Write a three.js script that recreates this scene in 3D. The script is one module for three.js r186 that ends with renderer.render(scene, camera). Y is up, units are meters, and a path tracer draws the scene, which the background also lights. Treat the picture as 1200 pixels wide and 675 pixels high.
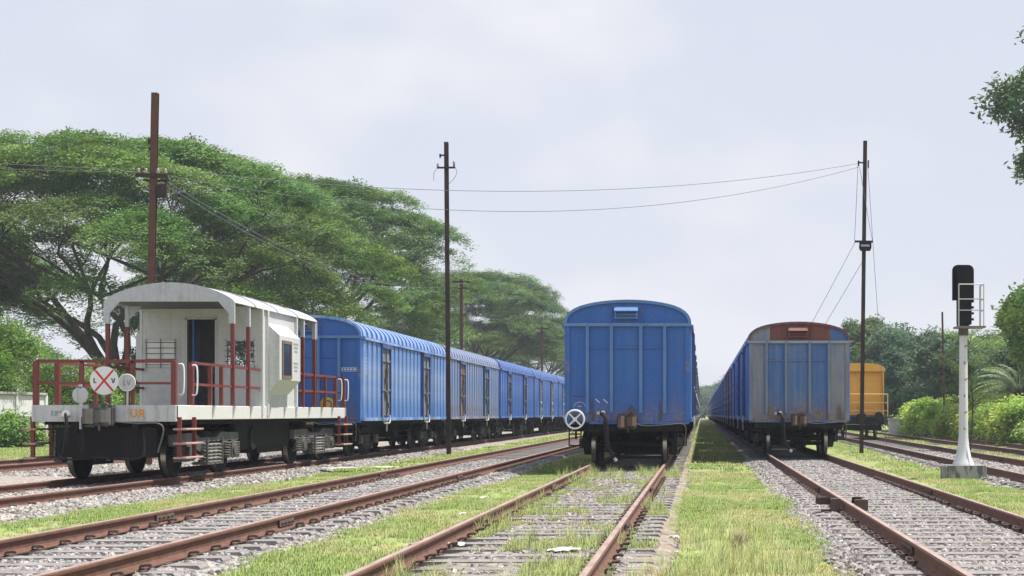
import * as THREE from 'three';
import { mergeGeometries, toCreasedNormals } from 'three/addons/utils/BufferGeometryUtils.js';
import { FontLoader } from 'three/addons/loaders/FontLoader.js';
import { TextGeometry } from 'three/addons/geometries/TextGeometry.js';

// ------------------------------------------------------------------ camera, sky, sun, exposure
const scene = new THREE.Scene();
const EYE = 1.44;
const camera = new THREE.PerspectiveCamera(2 * Math.atan(485 / 1800) * 180 / Math.PI, 16 / 9, 0.1, 4000);
camera.position.set(0, EYE, 0);
camera.lookAt(0, EYE, -10);
camera.setViewOffset(970 * 16 / 9, 970, 970 * 8 / 9 - 822, 0, 1200, 675);   // a shifted lens: the tracks run straight away from the eye
camera.updateProjectionMatrix();

const renderer = new THREE.WebGLRenderer({ antialias: true });
renderer.setSize(1024, 576);
renderer.toneMapping = THREE.LinearToneMapping;
renderer.toneMappingExposure = 1.62;
renderer.shadowMap.enabled = true;
renderer.shadowMap.type = THREE.PCFSoftShadowMap;

const SUN = new THREE.Vector3(0.41, 0.9, -0.05).normalize();
const sun = new THREE.DirectionalLight(new THREE.Color(1, 0.95, 0.86), 4.5);
sun.position.copy(SUN).multiplyScalar(150).add(new THREE.Vector3(-5, 0, -60));
sun.target.position.set(-5, 0, -60);
sun.castShadow = true;
sun.shadow.mapSize.set(4096, 4096);
sun.shadow.radius = 2.2;
Object.assign(sun.shadow.camera, { left: -90, right: 90, top: 90, bottom: -90, near: 1, far: 400 });
scene.add(sun, sun.target);

// ------------------------------------------------------------------ random numbers and noise
function rng(seed) { let a = seed >>> 0; return () => { a |= 0; a = a + 0x6D2B79F5 | 0; let t = Math.imul(a ^ a >>> 15, 1 | a); t = t + Math.imul(t ^ t >>> 7, 61 | t) ^ t; return ((t ^ t >>> 14) >>> 0) / 4294967296; }; }
const h3 = (x, y, z, s) => { let n = Math.imul(x, 374761393) ^ Math.imul(y, 668265263) ^ Math.imul(z, 2147483647 - 97) ^ Math.imul(s, 1274126177); n = Math.imul(n ^ n >>> 13, 1274126177); n = Math.imul(n ^ n >>> 15, 2246822519); return ((n ^ n >>> 16) >>> 0) / 4294967296; };
const sm = (t) => t * t * (3 - 2 * t), lerp = (a, b, t) => a + (b - a) * t, clamp = (x, a = 0, b = 1) => Math.min(b, Math.max(a, x));
const sstep = (a, b, x) => sm(clamp((x - a) / (b - a)));
const mod = (a, n) => ((a % n) + n) % n;
function vn(x, y, px, py, s) { const ix = Math.floor(x), iy = Math.floor(y), fx = sm(x - ix), fy = sm(y - iy), X0 = mod(ix, px), X1 = mod(ix + 1, px), Y0 = mod(iy, py), Y1 = mod(iy + 1, py); return lerp(lerp(h3(X0, Y0, 0, s), h3(X1, Y0, 0, s), fx), lerp(h3(X0, Y1, 0, s), h3(X1, Y1, 0, s), fx), fy); }
function fb(u, v, fx, fy, oct, s) { let a = 0, w = 0.5, t = 0; for (let k = 0; k < oct; k++) { a += w * vn(u * fx, v * fy, fx, fy, s + k); t += w; w *= 0.55; fx *= 2; fy *= 2; } return a / t; }
function vn3(x, y, z, s) { const ix = Math.floor(x), iy = Math.floor(y), iz = Math.floor(z), fx = sm(x - ix), fy = sm(y - iy), fz = sm(z - iz); const q = (a, b, c) => h3(ix + a, iy + b, iz + c, s); return lerp(lerp(lerp(q(0, 0, 0), q(1, 0, 0), fx), lerp(q(0, 1, 0), q(1, 1, 0), fx), fy), lerp(lerp(q(0, 0, 1), q(1, 0, 1), fx), lerp(q(0, 1, 1), q(1, 1, 1), fx), fy), fz); }
function fb3(x, y, z, oct, s) { let a = 0, w = 0.5, t = 0; for (let k = 0; k < oct; k++) { a += w * vn3(x, y, z, s + k); t += w; w *= 0.52; x *= 2.03; y *= 2.03; z *= 2.03; } return a / t; }

// ------------------------------------------------------------------ sky: hazy bright monsoon sky with thin soft clouds
{
  const W = 1024, H = 512, d = new Float32Array(W * H * 4);
  for (let j = 0; j < H; j++) for (let i = 0; i < W; i++) {
    const el = ((j + 0.5) / H - 0.5) * Math.PI, az = ((i + 0.5) / W) * Math.PI * 2, c = Math.cos(el);
    const x = Math.cos(az) * c, y = Math.sin(el), z = Math.sin(az) * c, up = Math.max(y, 0);
    const n = fb3(x * 5 + 3.1, y * 11 + 1.7, z * 5 + 9.3, 5, 11), m = fb3(x * 2.2 + 7, y * 5, z * 2.2 + 2, 3, 31);
    const cl = sstep(0.46, 0.64, n * 0.62 + m * 0.38);
    const g = Math.exp(-up * 5);
    const base = [lerp(0.412, 0.500, g), lerp(0.450, 0.520, g), lerp(0.535, 0.562, g)];
    const cloud = [0.575, 0.573, 0.592];
    for (let k = 0; k < 3; k++) d[(j * W + i) * 4 + k] = lerp(base[k], cloud[k], cl);
    d[(j * W + i) * 4 + 3] = 1;
  }
  const t = new THREE.DataTexture(d, W, H, THREE.RGBAFormat, THREE.FloatType);
  t.mapping = THREE.EquirectangularReflectionMapping; t.magFilter = t.minFilter = THREE.LinearFilter; t.wrapS = THREE.RepeatWrapping; t.needsUpdate = true;
  scene.background = t; scene.environment = t;
}

// ------------------------------------------------------------------ procedural textures
const enc = (x) => Math.round(255 * clamp(x <= 0.0031308 ? x * 12.92 : 1.055 * Math.pow(x, 1 / 2.4) - 0.055));
function tex(size, metres, fn, srgb = true) {
  const d = new Uint8Array(size * size * 4);
  for (let j = 0; j < size; j++) for (let i = 0; i < size; i++) {
    const c = fn((i + 0.5) / size, (j + 0.5) / size), o = (j * size + i) * 4;
    if (srgb) { d[o] = enc(c[0]); d[o + 1] = enc(c[1]); d[o + 2] = enc(c[2]); } else d[o] = d[o + 1] = d[o + 2] = Math.round(255 * clamp(c));
    d[o + 3] = 255;
  }
  const t = new THREE.DataTexture(d, size, size, THREE.RGBAFormat);
  t.wrapS = t.wrapT = THREE.RepeatWrapping; t.magFilter = THREE.LinearFilter; t.minFilter = THREE.LinearMipmapLinearFilter; t.generateMipmaps = true;
  const [mx, my] = Array.isArray(metres) ? metres : [metres, metres];
  t.repeat.set(1 / mx, 1 / my);
  if (srgb) t.colorSpace = THREE.SRGBColorSpace;
  t.needsUpdate = true;
  return t;
}
const mix3 = (a, b, t) => [lerp(a[0], b[0], t), lerp(a[1], b[1], t), lerp(a[2], b[2], t)];
const RUST = [0.14, 0.055, 0.03], RUSTLIGHT = [0.33, 0.2, 0.09], GREYW = [0.26, 0.25, 0.25];
// paint over steel sheet: chalky fading in vertical streaks, chips and run-down rust with a grain of their own
function paint(base, { seed = 1, fade = 0.25, fadeTo = [0.3, 0.36, 0.46], rust = 0.2, streak = 0.3, foot = 0, metres = 2.6, size = 512, dirt = [0.1, 0.09, 0.08] } = {}) {
  return tex(size, metres, (u, v) => {
    const big = fb(u, v, 3, 2, 4, seed), run = fb(u, v, 40, 2, 3, seed + 20), fine = fb(u, v, 64, 64, 3, seed + 40), med = fb(u, v, 9, 7, 4, seed + 60);
    let c = mix3(base, fadeTo, fade * sstep(0.35, 0.75, big * 0.5 + run * 0.5));
    c = c.map((x) => x * (0.88 + 0.24 * fine));
    c = mix3(c, dirt, streak * sstep(0.55, 0.8, run * 0.6 + med * 0.4));
    const chip = sstep(0.66 - rust * 0.22, 0.74 - rust * 0.2, med * 0.72 + fine * 0.28);
    c = mix3(c, mix3(RUST, RUSTLIGHT, fine), chip * 0.75 * Math.min(1, rust * 3));
    if (foot) { const e = sstep(0.30, 0.02, v + (med - 0.5) * 0.38 + (run - 0.5) * 0.2); c = mix3(c, mix3(RUSTLIGHT, RUST, sstep(0.4, 0.7, fine)), e * foot * (0.5 + 0.5 * sstep(0.35, 0.6, run))); }
    return c;
  });
}
const std = (o) => { const m = new THREE.MeshStandardMaterial({ roughness: 0.8, metalness: 0, ...o }); return m; };
const phys = (o) => new THREE.MeshPhysicalMaterial({ roughness: 0.8, metalness: 0, ...o });
const L = (r, g, b) => new THREE.Color().setRGB(r, g, b);
const bumpFine = tex(256, 0.6, (u, v) => fb(u, v, 16, 16, 4, 77), false);
const M = {};
M.blueSide = std({ map: paint([0.085, 0.215, 0.53], { seed: 3, fade: 1, fadeTo: [0.36, 0.46, 0.64], rust: 0.12, streak: 0.45 }), roughness: 0.35 });
M.blueSide3 = std({ map: paint([0.04, 0.13, 0.43], { seed: 4, fade: 0.9, fadeTo: [0.17, 0.28, 0.54], rust: 0.14, streak: 0.45 }), roughness: 0.35 });
M.blueSide2 = std({ map: paint([0.16, 0.24, 0.43], { seed: 5, fade: 1, fadeTo: [0.47, 0.45, 0.50], rust: 0.24, streak: 0.4, foot: 0.3 }), roughness: 0.3 });
M.blueEnd = std({ map: paint([0.019, 0.108, 0.40], { seed: 7, fade: 0.3, fadeTo: [0.06, 0.18, 0.47], rust: 0.03, streak: 0.16, foot: 0.4 }), roughness: 0.5 });
M.bluePost = std({ map: paint([0.075, 0.18, 0.42], { seed: 8, fade: 0.4, fadeTo: [0.18, 0.29, 0.48], rust: 0.05, streak: 0.15 }), roughness: 0.45 });
M.dullEnd = std({ map: paint([0.05, 0.13, 0.32], { seed: 9, fade: 0.8, fadeTo: [0.15, 0.21, 0.33], rust: 0.07, streak: 0.35, foot: 0.75 }), roughness: 0.65 });
M.wornEnd = std({ map: paint([0.15, 0.19, 0.28], { seed: 12, fade: 0.9, fadeTo: [0.27, 0.265, 0.265], rust: 0.1, streak: 0.6, foot: 0.5 }), roughness: 0.75 });
M.redPaint = std({ map: paint([0.15, 0.048, 0.042], { seed: 15, fade: 0.5, fadeTo: [0.21, 0.09, 0.075], rust: 0.15, streak: 0.3 }), roughness: 0.7 });
M.greyPost = std({ map: paint([0.13, 0.18, 0.28], { seed: 18, fade: 0.7, fadeTo: [0.24, 0.27, 0.32], rust: 0.1, streak: 0.4 }), roughness: 0.6 });
M.greySill = std({ map: paint([0.26, 0.28, 0.33], { seed: 17, fade: 0.5, rust: 0.2, streak: 0.4 }), roughness: 0.6 });
M.blueDark = std({ map: paint([0.022, 0.078, 0.24], { seed: 19, fade: 0.5, fadeTo: [0.1, 0.15, 0.27], rust: 0.18, streak: 0.5 }), roughness: 0.6 });
M.doorWorn = std({ map: paint([0.13, 0.17, 0.26], { seed: 21, fade: 0.8, fadeTo: [0.32, 0.32, 0.31], rust: 0.5, streak: 0.7, foot: 0.5, metres: [1.1, 2.3] }), roughness: 0.6 });
M.doorRust = std({ map: paint([0.28, 0.12, 0.07], { seed: 23, fade: 0.5, fadeTo: [0.3, 0.26, 0.24], rust: 0.6, streak: 0.6, foot: 0.6, metres: [1.1, 2.3] }), roughness: 0.7 });
M.white = std({ map: paint([0.55, 0.555, 0.56], { seed: 25, fade: 0.4, fadeTo: [0.48, 0.49, 0.51], rust: 0.03, streak: 0.14 }), roughness: 0.5 });
M.whiteRoof = std({ map: paint([0.46, 0.475, 0.51], { seed: 27, fade: 0.5, fadeTo: [0.40, 0.415, 0.46], rust: 0.05, streak: 0.2 }), roughness: 0.55 });
M.greyBeam = std({ map: paint([0.50, 0.51, 0.53], { seed: 28, fade: 0.5, fadeTo: [0.42, 0.42, 0.42], rust: 0.12, streak: 0.35, metres: 1.2 }), roughness: 0.6 });
M.whiteSill = std({ map: paint([0.60, 0.60, 0.595], { seed: 29, fade: 0.3, fadeTo: [0.5, 0.49, 0.48], rust: 0.06, streak: 0.3, metres: 1.4 }), roughness: 0.55 });
M.red = std({ map: paint([0.155, 0.030, 0.026], { seed: 31, fade: 0.4, fadeTo: [0.21, 0.075, 0.06], rust: 0.1, streak: 0.2, metres: 1.3 }), roughness: 0.55 });
M.yellow = std({ map: paint([0.72, 0.37, 0.045], { seed: 33, fade: 0.4, fadeTo: [0.66, 0.42, 0.14], rust: 0.1, streak: 0.2 }), roughness: 0.55 });
M.black = phys({ specularIntensity: 0.25, map: paint([0.016, 0.016, 0.018], { seed: 35, fade: 0.4, fadeTo: [0.036, 0.033, 0.031], rust: 0.0, streak: 0.2, metres: 1.2, dirt: [0.035, 0.03, 0.027] }), roughness: 0.85 });
M.blackGloss = phys({ color: L(0.010, 0.010, 0.016), roughness: 0.5, specularIntensity: 0.4 });
M.steelGrey = std({ map: paint([0.085, 0.083, 0.082], { seed: 37, fade: 0.5, fadeTo: [0.18, 0.17, 0.16], rust: 0.08, streak: 0.3, metres: 0.9 }), roughness: 0.6, metalness: 0.2 });
M.steelLight = std({ color: L(0.52, 0.52, 0.5), roughness: 0.45, metalness: 0.4 });
M.wheelTread = std({ color: L(0.42, 0.40, 0.38), roughness: 0.28, metalness: 0.9 });
M.rustPart = std({ map: paint([0.085, 0.055, 0.047], { seed: 39, fade: 0.5, fadeTo: [0.15, 0.105, 0.09], rust: 0.2, streak: 0.4, metres: 0.7 }), roughness: 0.85, bumpMap: bumpFine, bumpScale: 0.004 });
M.railSide = std({ map: tex(512, [1.7, 0.5], (u, v) => { const a = fb(u, v, 12, 4, 4, 51), f = fb(u, v, 90, 40, 3, 53); return mix3([0.075, 0.034, 0.024], [0.185, 0.088, 0.060], clamp(a * 0.9 + (f - 0.5) * 0.8)); }), roughness: 0.85, bumpMap: bumpFine, bumpScale: 0.002 });
M.railTop = std({ map: tex(512, [1.9, 0.3], (u, v) => { const a = fb(u, v, 5, 3, 4, 55), f = fb(u, v, 100, 30, 3, 57); return mix3([0.26, 0.155, 0.125], [0.44, 0.34, 0.30], clamp(a * 1.1 + (f - 0.5) * 0.7)); }), roughness: 0.5, metalness: 0.15 });
M.poleRust = std({ map: tex(512, 1.5, (u, v) => { const a = fb(u, v, 6, 3, 4, 61), f = fb(u, v, 60, 40, 3, 63); return mix3([0.045, 0.022, 0.018], [0.135, 0.060, 0.043], clamp(a + (f - 0.5) * 0.7)); }), roughness: 0.85 });
M.poleDark = std({ map: tex(512, 1.5, (u, v) => { const a = fb(u, v, 6, 3, 4, 65), f = fb(u, v, 60, 40, 3, 67); return mix3([0.018, 0.012, 0.012], [0.06, 0.031, 0.026], clamp(a + (f - 0.5) * 0.7)); }), roughness: 0.85 });
M.concrete = std({ map: tex(512, 1.3, (u, v) => { const a = fb(u, v, 4, 4, 5, 71), f = fb(u, v, 70, 70, 3, 73), st = sstep(0.55, 0.7, fb(u, v, 9, 5, 4, 75)); return mix3(mix3([0.25, 0.24, 0.23], [0.40, 0.385, 0.37], clamp(a * 0.7 + f * 0.4)), [0.13, 0.12, 0.11], st * 0.6); }), roughness: 0.95, bumpMap: bumpFine, bumpScale: 0.004 });
M.blockStain = std({ map: tex(512, 1.1, (u, v) => { const a = fb(u, v, 4, 4, 5, 171), f = fb(u, v, 70, 70, 3, 173), st = sstep(0.42, 0.6, fb(u, v, 12, 4, 5, 175)); return mix3(mix3([0.25, 0.25, 0.23], [0.38, 0.375, 0.36], clamp(a * 0.7 + f * 0.4)), [0.06, 0.065, 0.055], st * 0.75); }), roughness: 0.95, bumpMap: bumpFine, bumpScale: 0.004 });
M.sleeper = std({ map: tex(512, 1.1, (u, v) => { const a = fb(u, v, 5, 5, 5, 81), f = fb(u, v, 80, 80, 3, 83); return mix3([0.13, 0.12, 0.118], [0.32, 0.305, 0.305], clamp(a * 0.9 + (f - 0.5) * 0.9)); }), roughness: 0.95, bumpMap: bumpFine, bumpScale: 0.006 });
M.plaster = std({ map: tex(512, 3, (u, v) => { const a = fb(u, v, 4, 3, 5, 85), r = fb(u, v, 30, 2, 4, 87), f = fb(u, v, 90, 90, 2, 89); return mix3(mix3([0.52, 0.53, 0.54], [0.63, 0.64, 0.65], a), [0.25, 0.25, 0.24], 0.5 * sstep(0.58, 0.75, r * 0.6 + a * 0.4)).map((x) => x * (0.93 + 0.14 * f)); }), roughness: 0.95 });
const stoneCol = (u, v, s) => { const f = fb(u, v, 70, 70, 3, s), a = fb(u, v, 5, 5, 4, s + 3), p = fb(u, v, 34, 34, 2, s + 5); return mix3(mix3([0.15, 0.135, 0.125], [0.47, 0.435, 0.42], sstep(0.25, 0.75, f * 0.75 + p * 0.25)), [0.27, 0.205, 0.16], 0.45 * a); };
M.ballast = std({ map: tex(1024, 2.4, (u, v) => stoneCol(u, v, 91)), roughness: 1, bumpMap: tex(1024, 2.4, (u, v) => fb(u, v, 60, 60, 3, 97), false), bumpScale: 0.035 });
M.ballastGrey = std({ map: tex(1024, 2.1, (u, v) => { const c = stoneCol(u, v, 101); return mix3(c, [0.30, 0.29, 0.295], 0.35); }), roughness: 1, bumpMap: tex(1024, 2.1, (u, v) => fb(u, v, 52, 52, 3, 107), false), bumpScale: 0.03 });
M.ballastSoil = std({ map: tex(1024, 2.7, (u, v) => { const c = stoneCol(u, v, 111), s = fb(u, v, 6, 6, 5, 113), d = fb(u, v, 10, 10, 4, 117); return mix3(mix3(c, [0.25, 0.19, 0.13], 0.75 * sstep(0.42, 0.6, s)), [0.085, 0.075, 0.065], 0.7 * sstep(0.52, 0.66, d)); }), roughness: 1, bumpMap: tex(1024, 2.7, (u, v) => fb(u, v, 60, 60, 3, 119), false), bumpScale: 0.03 });
M.ground = std({ map: tex(1024, 5.3, (u, v) => { const a = fb(u, v, 6, 6, 5, 121), f = fb(u, v, 120, 120, 3, 123), b = fb(u, v, 14, 14, 4, 127); return mix3(mix3([0.17, 0.24, 0.06], [0.29, 0.37, 0.11], clamp(a * 0.8 + (f - 0.5) * 1.1 + 0.1)), [0.36, 0.31, 0.19], 0.75 * sstep(0.50, 0.64, b)); }), roughness: 1, bumpMap: tex(512, 1.3, (u, v) => fb(u, v, 40, 40, 3, 129), false), bumpScale: 0.03 });
M.bark = std({ map: tex(512, 2, (u, v) => { const a = fb(u, v, 26, 5, 4, 131), f = fb(u, v, 60, 60, 2, 133); return mix3([0.03, 0.024, 0.02], [0.12, 0.098, 0.08], clamp(a + (f - 0.5) * 0.5)); }), roughness: 1 });
const leafMat = (o = {}) => new THREE.MeshPhysicalMaterial({ color: L(1, 1, 1), roughness: 0.9, transmission: 0.35, thickness: 0, side: THREE.DoubleSide, specularIntensity: 0.4, ...o });
M.leaf = leafMat();
M.grass = leafMat({ transmission: 0.3, specularIntensity: 0.25 });
M.stone = std({ color: L(1, 1, 1), roughness: 0.95 });
M.glassDark = new THREE.MeshPhysicalMaterial({ color: L(0.03, 0.035, 0.04), roughness: 0.08 });
M.interior = std({ color: L(0.30, 0.31, 0.33), roughness: 0.9 });
M.doorBlue = std({ color: L(0.045, 0.11, 0.30), roughness: 0.5 });
M.wood = std({ map: paint([0.13, 0.085, 0.06], { seed: 141, fade: 0.5, fadeTo: [0.25, 0.2, 0.16], rust: 0.05, metres: 0.6 }), roughness: 0.7 });
M.wire = std({ color: L(0.11, 0.11, 0.13), roughness: 0.6 });
M.whitePaint = std({ color: L(0.74, 0.74, 0.74), roughness: 0.5 });
M.stencil = std({ color: L(0.6, 0.63, 0.68), roughness: 0.7 });
M.stencilGrey = std({ color: L(0.27, 0.28, 0.31), roughness: 0.7 });
M.orangeText = std({ color: L(0.62, 0.27, 0.02), roughness: 0.6 });
M.yellowPaint = std({ color: L(0.62, 0.42, 0.04), roughness: 0.6 });
M.signalWhite = std({ map: paint([0.62, 0.63, 0.65], { seed: 143, fade: 0.4, fadeTo: [0.5, 0.5, 0.5], rust: 0.12, streak: 0.35, metres: 1.1 }), roughness: 0.55 });
M.litter = std({ map: tex(256, 0.4, (u, v) => { const a = fb(u, v, 6, 6, 4, 191); return mix3([0.34, 0.33, 0.31], [0.55, 0.54, 0.53], a); }), roughness: 0.9 });
M.hose = phys({ color: L(0.014, 0.014, 0.017), roughness: 0.6, specularIntensity: 0.4 });

// ------------------------------------------------------------------ geometry helpers
function triUV(g) {
  g = g.index ? g.toNonIndexed() : g;
  for (const k of Object.keys(g.attributes)) if (!['position', 'normal'].includes(k)) g.deleteAttribute(k);
  const p = g.attributes.position, uv = new Float32Array(p.count * 2), a = new THREE.Vector3(), b = new THREE.Vector3(), c = new THREE.Vector3(), n = new THREE.Vector3();
  for (let i = 0; i < p.count; i += 3) {
    a.fromBufferAttribute(p, i); b.fromBufferAttribute(p, i + 1); c.fromBufferAttribute(p, i + 2);
    n.copy(b).sub(a).cross(c.clone().sub(a));
    const x = Math.abs(n.x), y = Math.abs(n.y), z = Math.abs(n.z);
    [a, b, c].forEach((q, k) => { const o = (i + k) * 2; if (y >= x && y >= z) { uv[o] = q.z; uv[o + 1] = q.x; } else if (x >= z) { uv[o] = q.z; uv[o + 1] = q.y; } else { uv[o] = q.x; uv[o + 1] = q.y; } });
  }
  g.setAttribute('uv', new THREE.BufferAttribute(uv, 2));
  return g;
}
const E = new THREE.Euler(), Q = new THREE.Quaternion(), V1 = new THREE.Vector3(1, 1, 1), mat4 = new THREE.Matrix4();
const put = (g, x, y, z, rx = 0, ry = 0, rz = 0) => g.applyMatrix4(mat4.compose(new THREE.Vector3(x, y, z), Q.setFromEuler(E.set(rx, ry, rz)), V1));
const bx = (w, h, d, x = 0, y = 0, z = 0, rx = 0, ry = 0, rz = 0) => put(new THREE.BoxGeometry(w, h, d), x, y, z, rx, ry, rz).toNonIndexed();
// a box with chamfered long edges: an extruded octagon
function cbx(w, h, d, x = 0, y = 0, z = 0, b = 0.012) {
  const s = new THREE.Shape(), X = w / 2, Y = h / 2;
  [[-X + b, -Y], [X - b, -Y], [X, -Y + b], [X, Y - b], [X - b, Y], [-X + b, Y], [-X, Y - b], [-X, -Y + b]].forEach(([p, q], i) => i ? s.lineTo(p, q) : s.moveTo(p, q));
  const g = new THREE.ExtrudeGeometry(s, { depth: d - 2 * b, bevelEnabled: true, bevelSize: 0, bevelThickness: b, bevelSegments: 1, bevelOffset: 0 });
  return put(g, x, y, z - d / 2 + b);
}
const cyl = (r1, r2, h, seg, x, y, z, rx = 0, ry = 0, rz = 0) => put(new THREE.CylinderGeometry(r1, r2, h, seg), x, y, z, rx, ry, rz).toNonIndexed();
const v3 = (p) => new THREE.Vector3(...p);
function bar(p, q, w = 0.04, h = w, round = false) {
  const a = v3(p), b = v3(q), d = b.clone().sub(a), len = d.length();
  const g = round ? new THREE.CylinderGeometry(w / 2, w / 2, len, 8).rotateX(Math.PI / 2) : new THREE.BoxGeometry(w, h, len);
  const m = new THREE.Matrix4().lookAt(b, a, Math.abs(d.y) > 0.95 * len ? new THREE.Vector3(0, 0, 1) : new THREE.Vector3(0, 1, 0));
  m.setPosition(a.add(b).multiplyScalar(0.5));
  return g.applyMatrix4(m).toNonIndexed();
}
const tube = (pts, r, seg = 16, rad = 6) => new THREE.TubeGeometry(new THREE.CatmullRomCurve3(pts.map(v3)), seg, r, rad, false).toNonIndexed();
function taper(pts, radii, rad = 7, seg = 8) {         // a limb: round sections that shrink along a curve
  const c = new THREE.CatmullRomCurve3(pts.map(v3)), fr = c.computeFrenetFrames(seg, false), P = [], N = [];
  const at = (i, j) => { const t = i / seg, p = c.getPoint(t), a = j / rad * Math.PI * 2, k = t * (radii.length - 1), k0 = Math.min(Math.floor(k), radii.length - 2), r = lerp(radii[k0], radii[k0 + 1], k - k0); const n = fr.normals[i].clone().multiplyScalar(Math.cos(a)).addScaledVector(fr.binormals[i], Math.sin(a)); return [p.addScaledVector(n, r), n]; };
  for (let i = 0; i < seg; i++) for (let j = 0; j < rad; j++) { const q = [at(i, j), at(i + 1, j), at(i + 1, j + 1), at(i, j + 1)]; for (const k of [0, 3, 1, 1, 3, 2]) { P.push(...q[k][0].toArray()); N.push(...q[k][1].toArray()); } }
  const g = new THREE.BufferGeometry(); g.setAttribute('position', new THREE.Float32BufferAttribute(P, 3)); g.setAttribute('normal', new THREE.Float32BufferAttribute(N, 3)); return g;
}
function lathe(pts, seg, axis = 'x') { const g = new THREE.LatheGeometry(pts.map((p) => new THREE.Vector2(...p)), seg); if (axis === 'x') g.rotateZ(-Math.PI / 2); else if (axis === 'z') g.rotateX(Math.PI / 2); return g.toNonIndexed(); }
function prism(pts, depth, holes = []) { const s = new THREE.Shape(pts.map((p) => new THREE.Vector2(...p))); for (const h of holes) s.holes.push(new THREE.Path(h.map((p) => new THREE.Vector2(...p)))); return new THREE.ExtrudeGeometry(s, { depth, bevelEnabled: false }); }
const rect = (x0, x1, y0, y1) => [[x0, y0], [x1, y0], [x1, y1], [x0, y1]];
const joined = (gs) => { gs = (Array.isArray(gs) ? gs : [gs]).map(triUV); return gs.length > 1 ? mergeGeometries(gs) : gs[0]; };
const cache = new Map();
const cg = (key, fn) => { if (!cache.has(key)) cache.set(key, joined(fn())); return cache.get(key); };
const names = new Map();
const numbered = (n) => { const k = names.get(n) ?? 0; names.set(n, k + 1); return k ? `${n}_${String(k).padStart(3, '0')}` : n; };
function tag(o, label, category, group, kind) { if (label) o.userData.label = label; if (category) o.userData.category = category; if (group) o.userData.group = group; if (kind) o.userData.kind = kind; return o; }
function thing(name, label, category, [x, y, z], turn = 0, group) { const o = new THREE.Group(); o.name = numbered(name); o.position.set(x, y, z); o.rotation.y = turn; scene.add(o); return tag(o, label, category, group); }
function part(name, g, m, parent, pos, rot) {
  const o = new THREE.Mesh(g.isBufferGeometry && g.attributes.uv && g.userData.ready ? g : ready(g), m);
  o.name = parent === scene ? numbered(name) : name; o.castShadow = o.receiveShadow = true;
  if (pos) o.position.set(...pos); if (rot) o.rotation.set(...rot);
  parent.add(o); return o;
}
function ready(g) { const j = Array.isArray(g) || !g.userData.ready ? joined(g) : g; j.userData.ready = true; return j; }
const sub = (name, parent, pos, rot) => { const o = new THREE.Group(); o.name = name; if (pos) o.position.set(...pos); if (rot) o.rotation.set(...rot); parent.add(o); return o; };
const setting = (name, g, m, pos) => { const o = part(name, g, m, scene, pos); o.userData.kind = 'structure'; return o; };
const ORD = ['first', 'second', 'third', 'fourth', 'fifth', 'sixth', 'seventh', 'eighth', 'ninth', 'tenth', 'eleventh', 'twelfth', 'thirteenth', 'fourteenth', 'fifteenth', 'sixteenth', 'seventeenth', 'eighteenth', 'nineteenth', 'twentieth', 'twenty-first', 'twenty-second', 'twenty-third', 'twenty-fourth', 'twenty-fifth', 'twenty-sixth'];
const font = await new FontLoader().loadAsync('fonts/droid/droid_sans_bold.typeface.json');
const text = (s, size, depth = 0.004) => { const g = new TextGeometry(s, { font, size, depth, curveSegments: 4 }); g.computeBoundingBox(); const b = g.boundingBox; return g.translate(-(b.min.x + b.max.x) / 2, -(b.min.y + b.max.y) / 2, 0); };

// ------------------------------------------------------------------ ground, ballast and tracks
const RAIL = 0.24;                                   // height of the rail head above the grass
const TRACKS = { A: { x: -17.2 }, C: { x: -10.8 }, B: { x: -5.79 }, M: { x: -1.75 }, R: { x: 2.86 }, D: { x: 6.65, a: 0.0205 }, E: { x: 10.7, a: 0.0195 } };
const trackX = (t, z) => TRACKS[t].x + (TRACKS[t].a ?? 0) * -z;
const bumps = (x, z) => (fb3(x * 0.9 + 40, 3, z * 0.9 + 70, 3, 5) - 0.5) * 0.06 + (fb3(x * 0.2 + 40, 7, z * 0.2 + 70, 2, 8) - 0.5) * 0.08;
{
  const xs = [], zs = [];
  for (const [a, b, s] of [[-900, -100, 80], [-100, -32, 8], [-32, -14, 1.2], [-14, 14, 0.35], [14, 40, 1.2], [40, 100, 8], [100, 900, 80]]) for (let x = a; x < b - 1e-6; x += s) xs.push(x); xs.push(900);
  for (const [a, b, s] of [[200, 6, 20], [6, -60, 0.5], [-60, -140, 2], [-140, -400, 20], [-400, -1600, 120]]) for (let z = a; z > b + 1e-6; z -= s) zs.push(z); zs.push(-1600);
  const P = [], I = [], U = [], nx = xs.length;
  zs.forEach((z, j) => xs.forEach((x, i) => {
    const near = Math.abs(x) < 45 && z > -140 ? 1 : 0;
    P.push(x, near * bumps(x, z) * (Math.abs(x) < 30 ? 1 : 0.3) - 0.01, z); U.push(x, z);
    if (i && j) I.push((j - 1) * nx + i - 1, j * nx + i - 1, j * nx + i, (j - 1) * nx + i - 1, j * nx + i, (j - 1) * nx + i);
  }));
  const g = new THREE.BufferGeometry(); g.setAttribute('position', new THREE.Float32BufferAttribute(P, 3)); g.setAttribute('uv', new THREE.Float32BufferAttribute(U, 2)); g.setIndex(I); g.computeVertexNormals(); g.userData.ready = true;
  setting('ground', g, M.ground);
}
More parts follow.
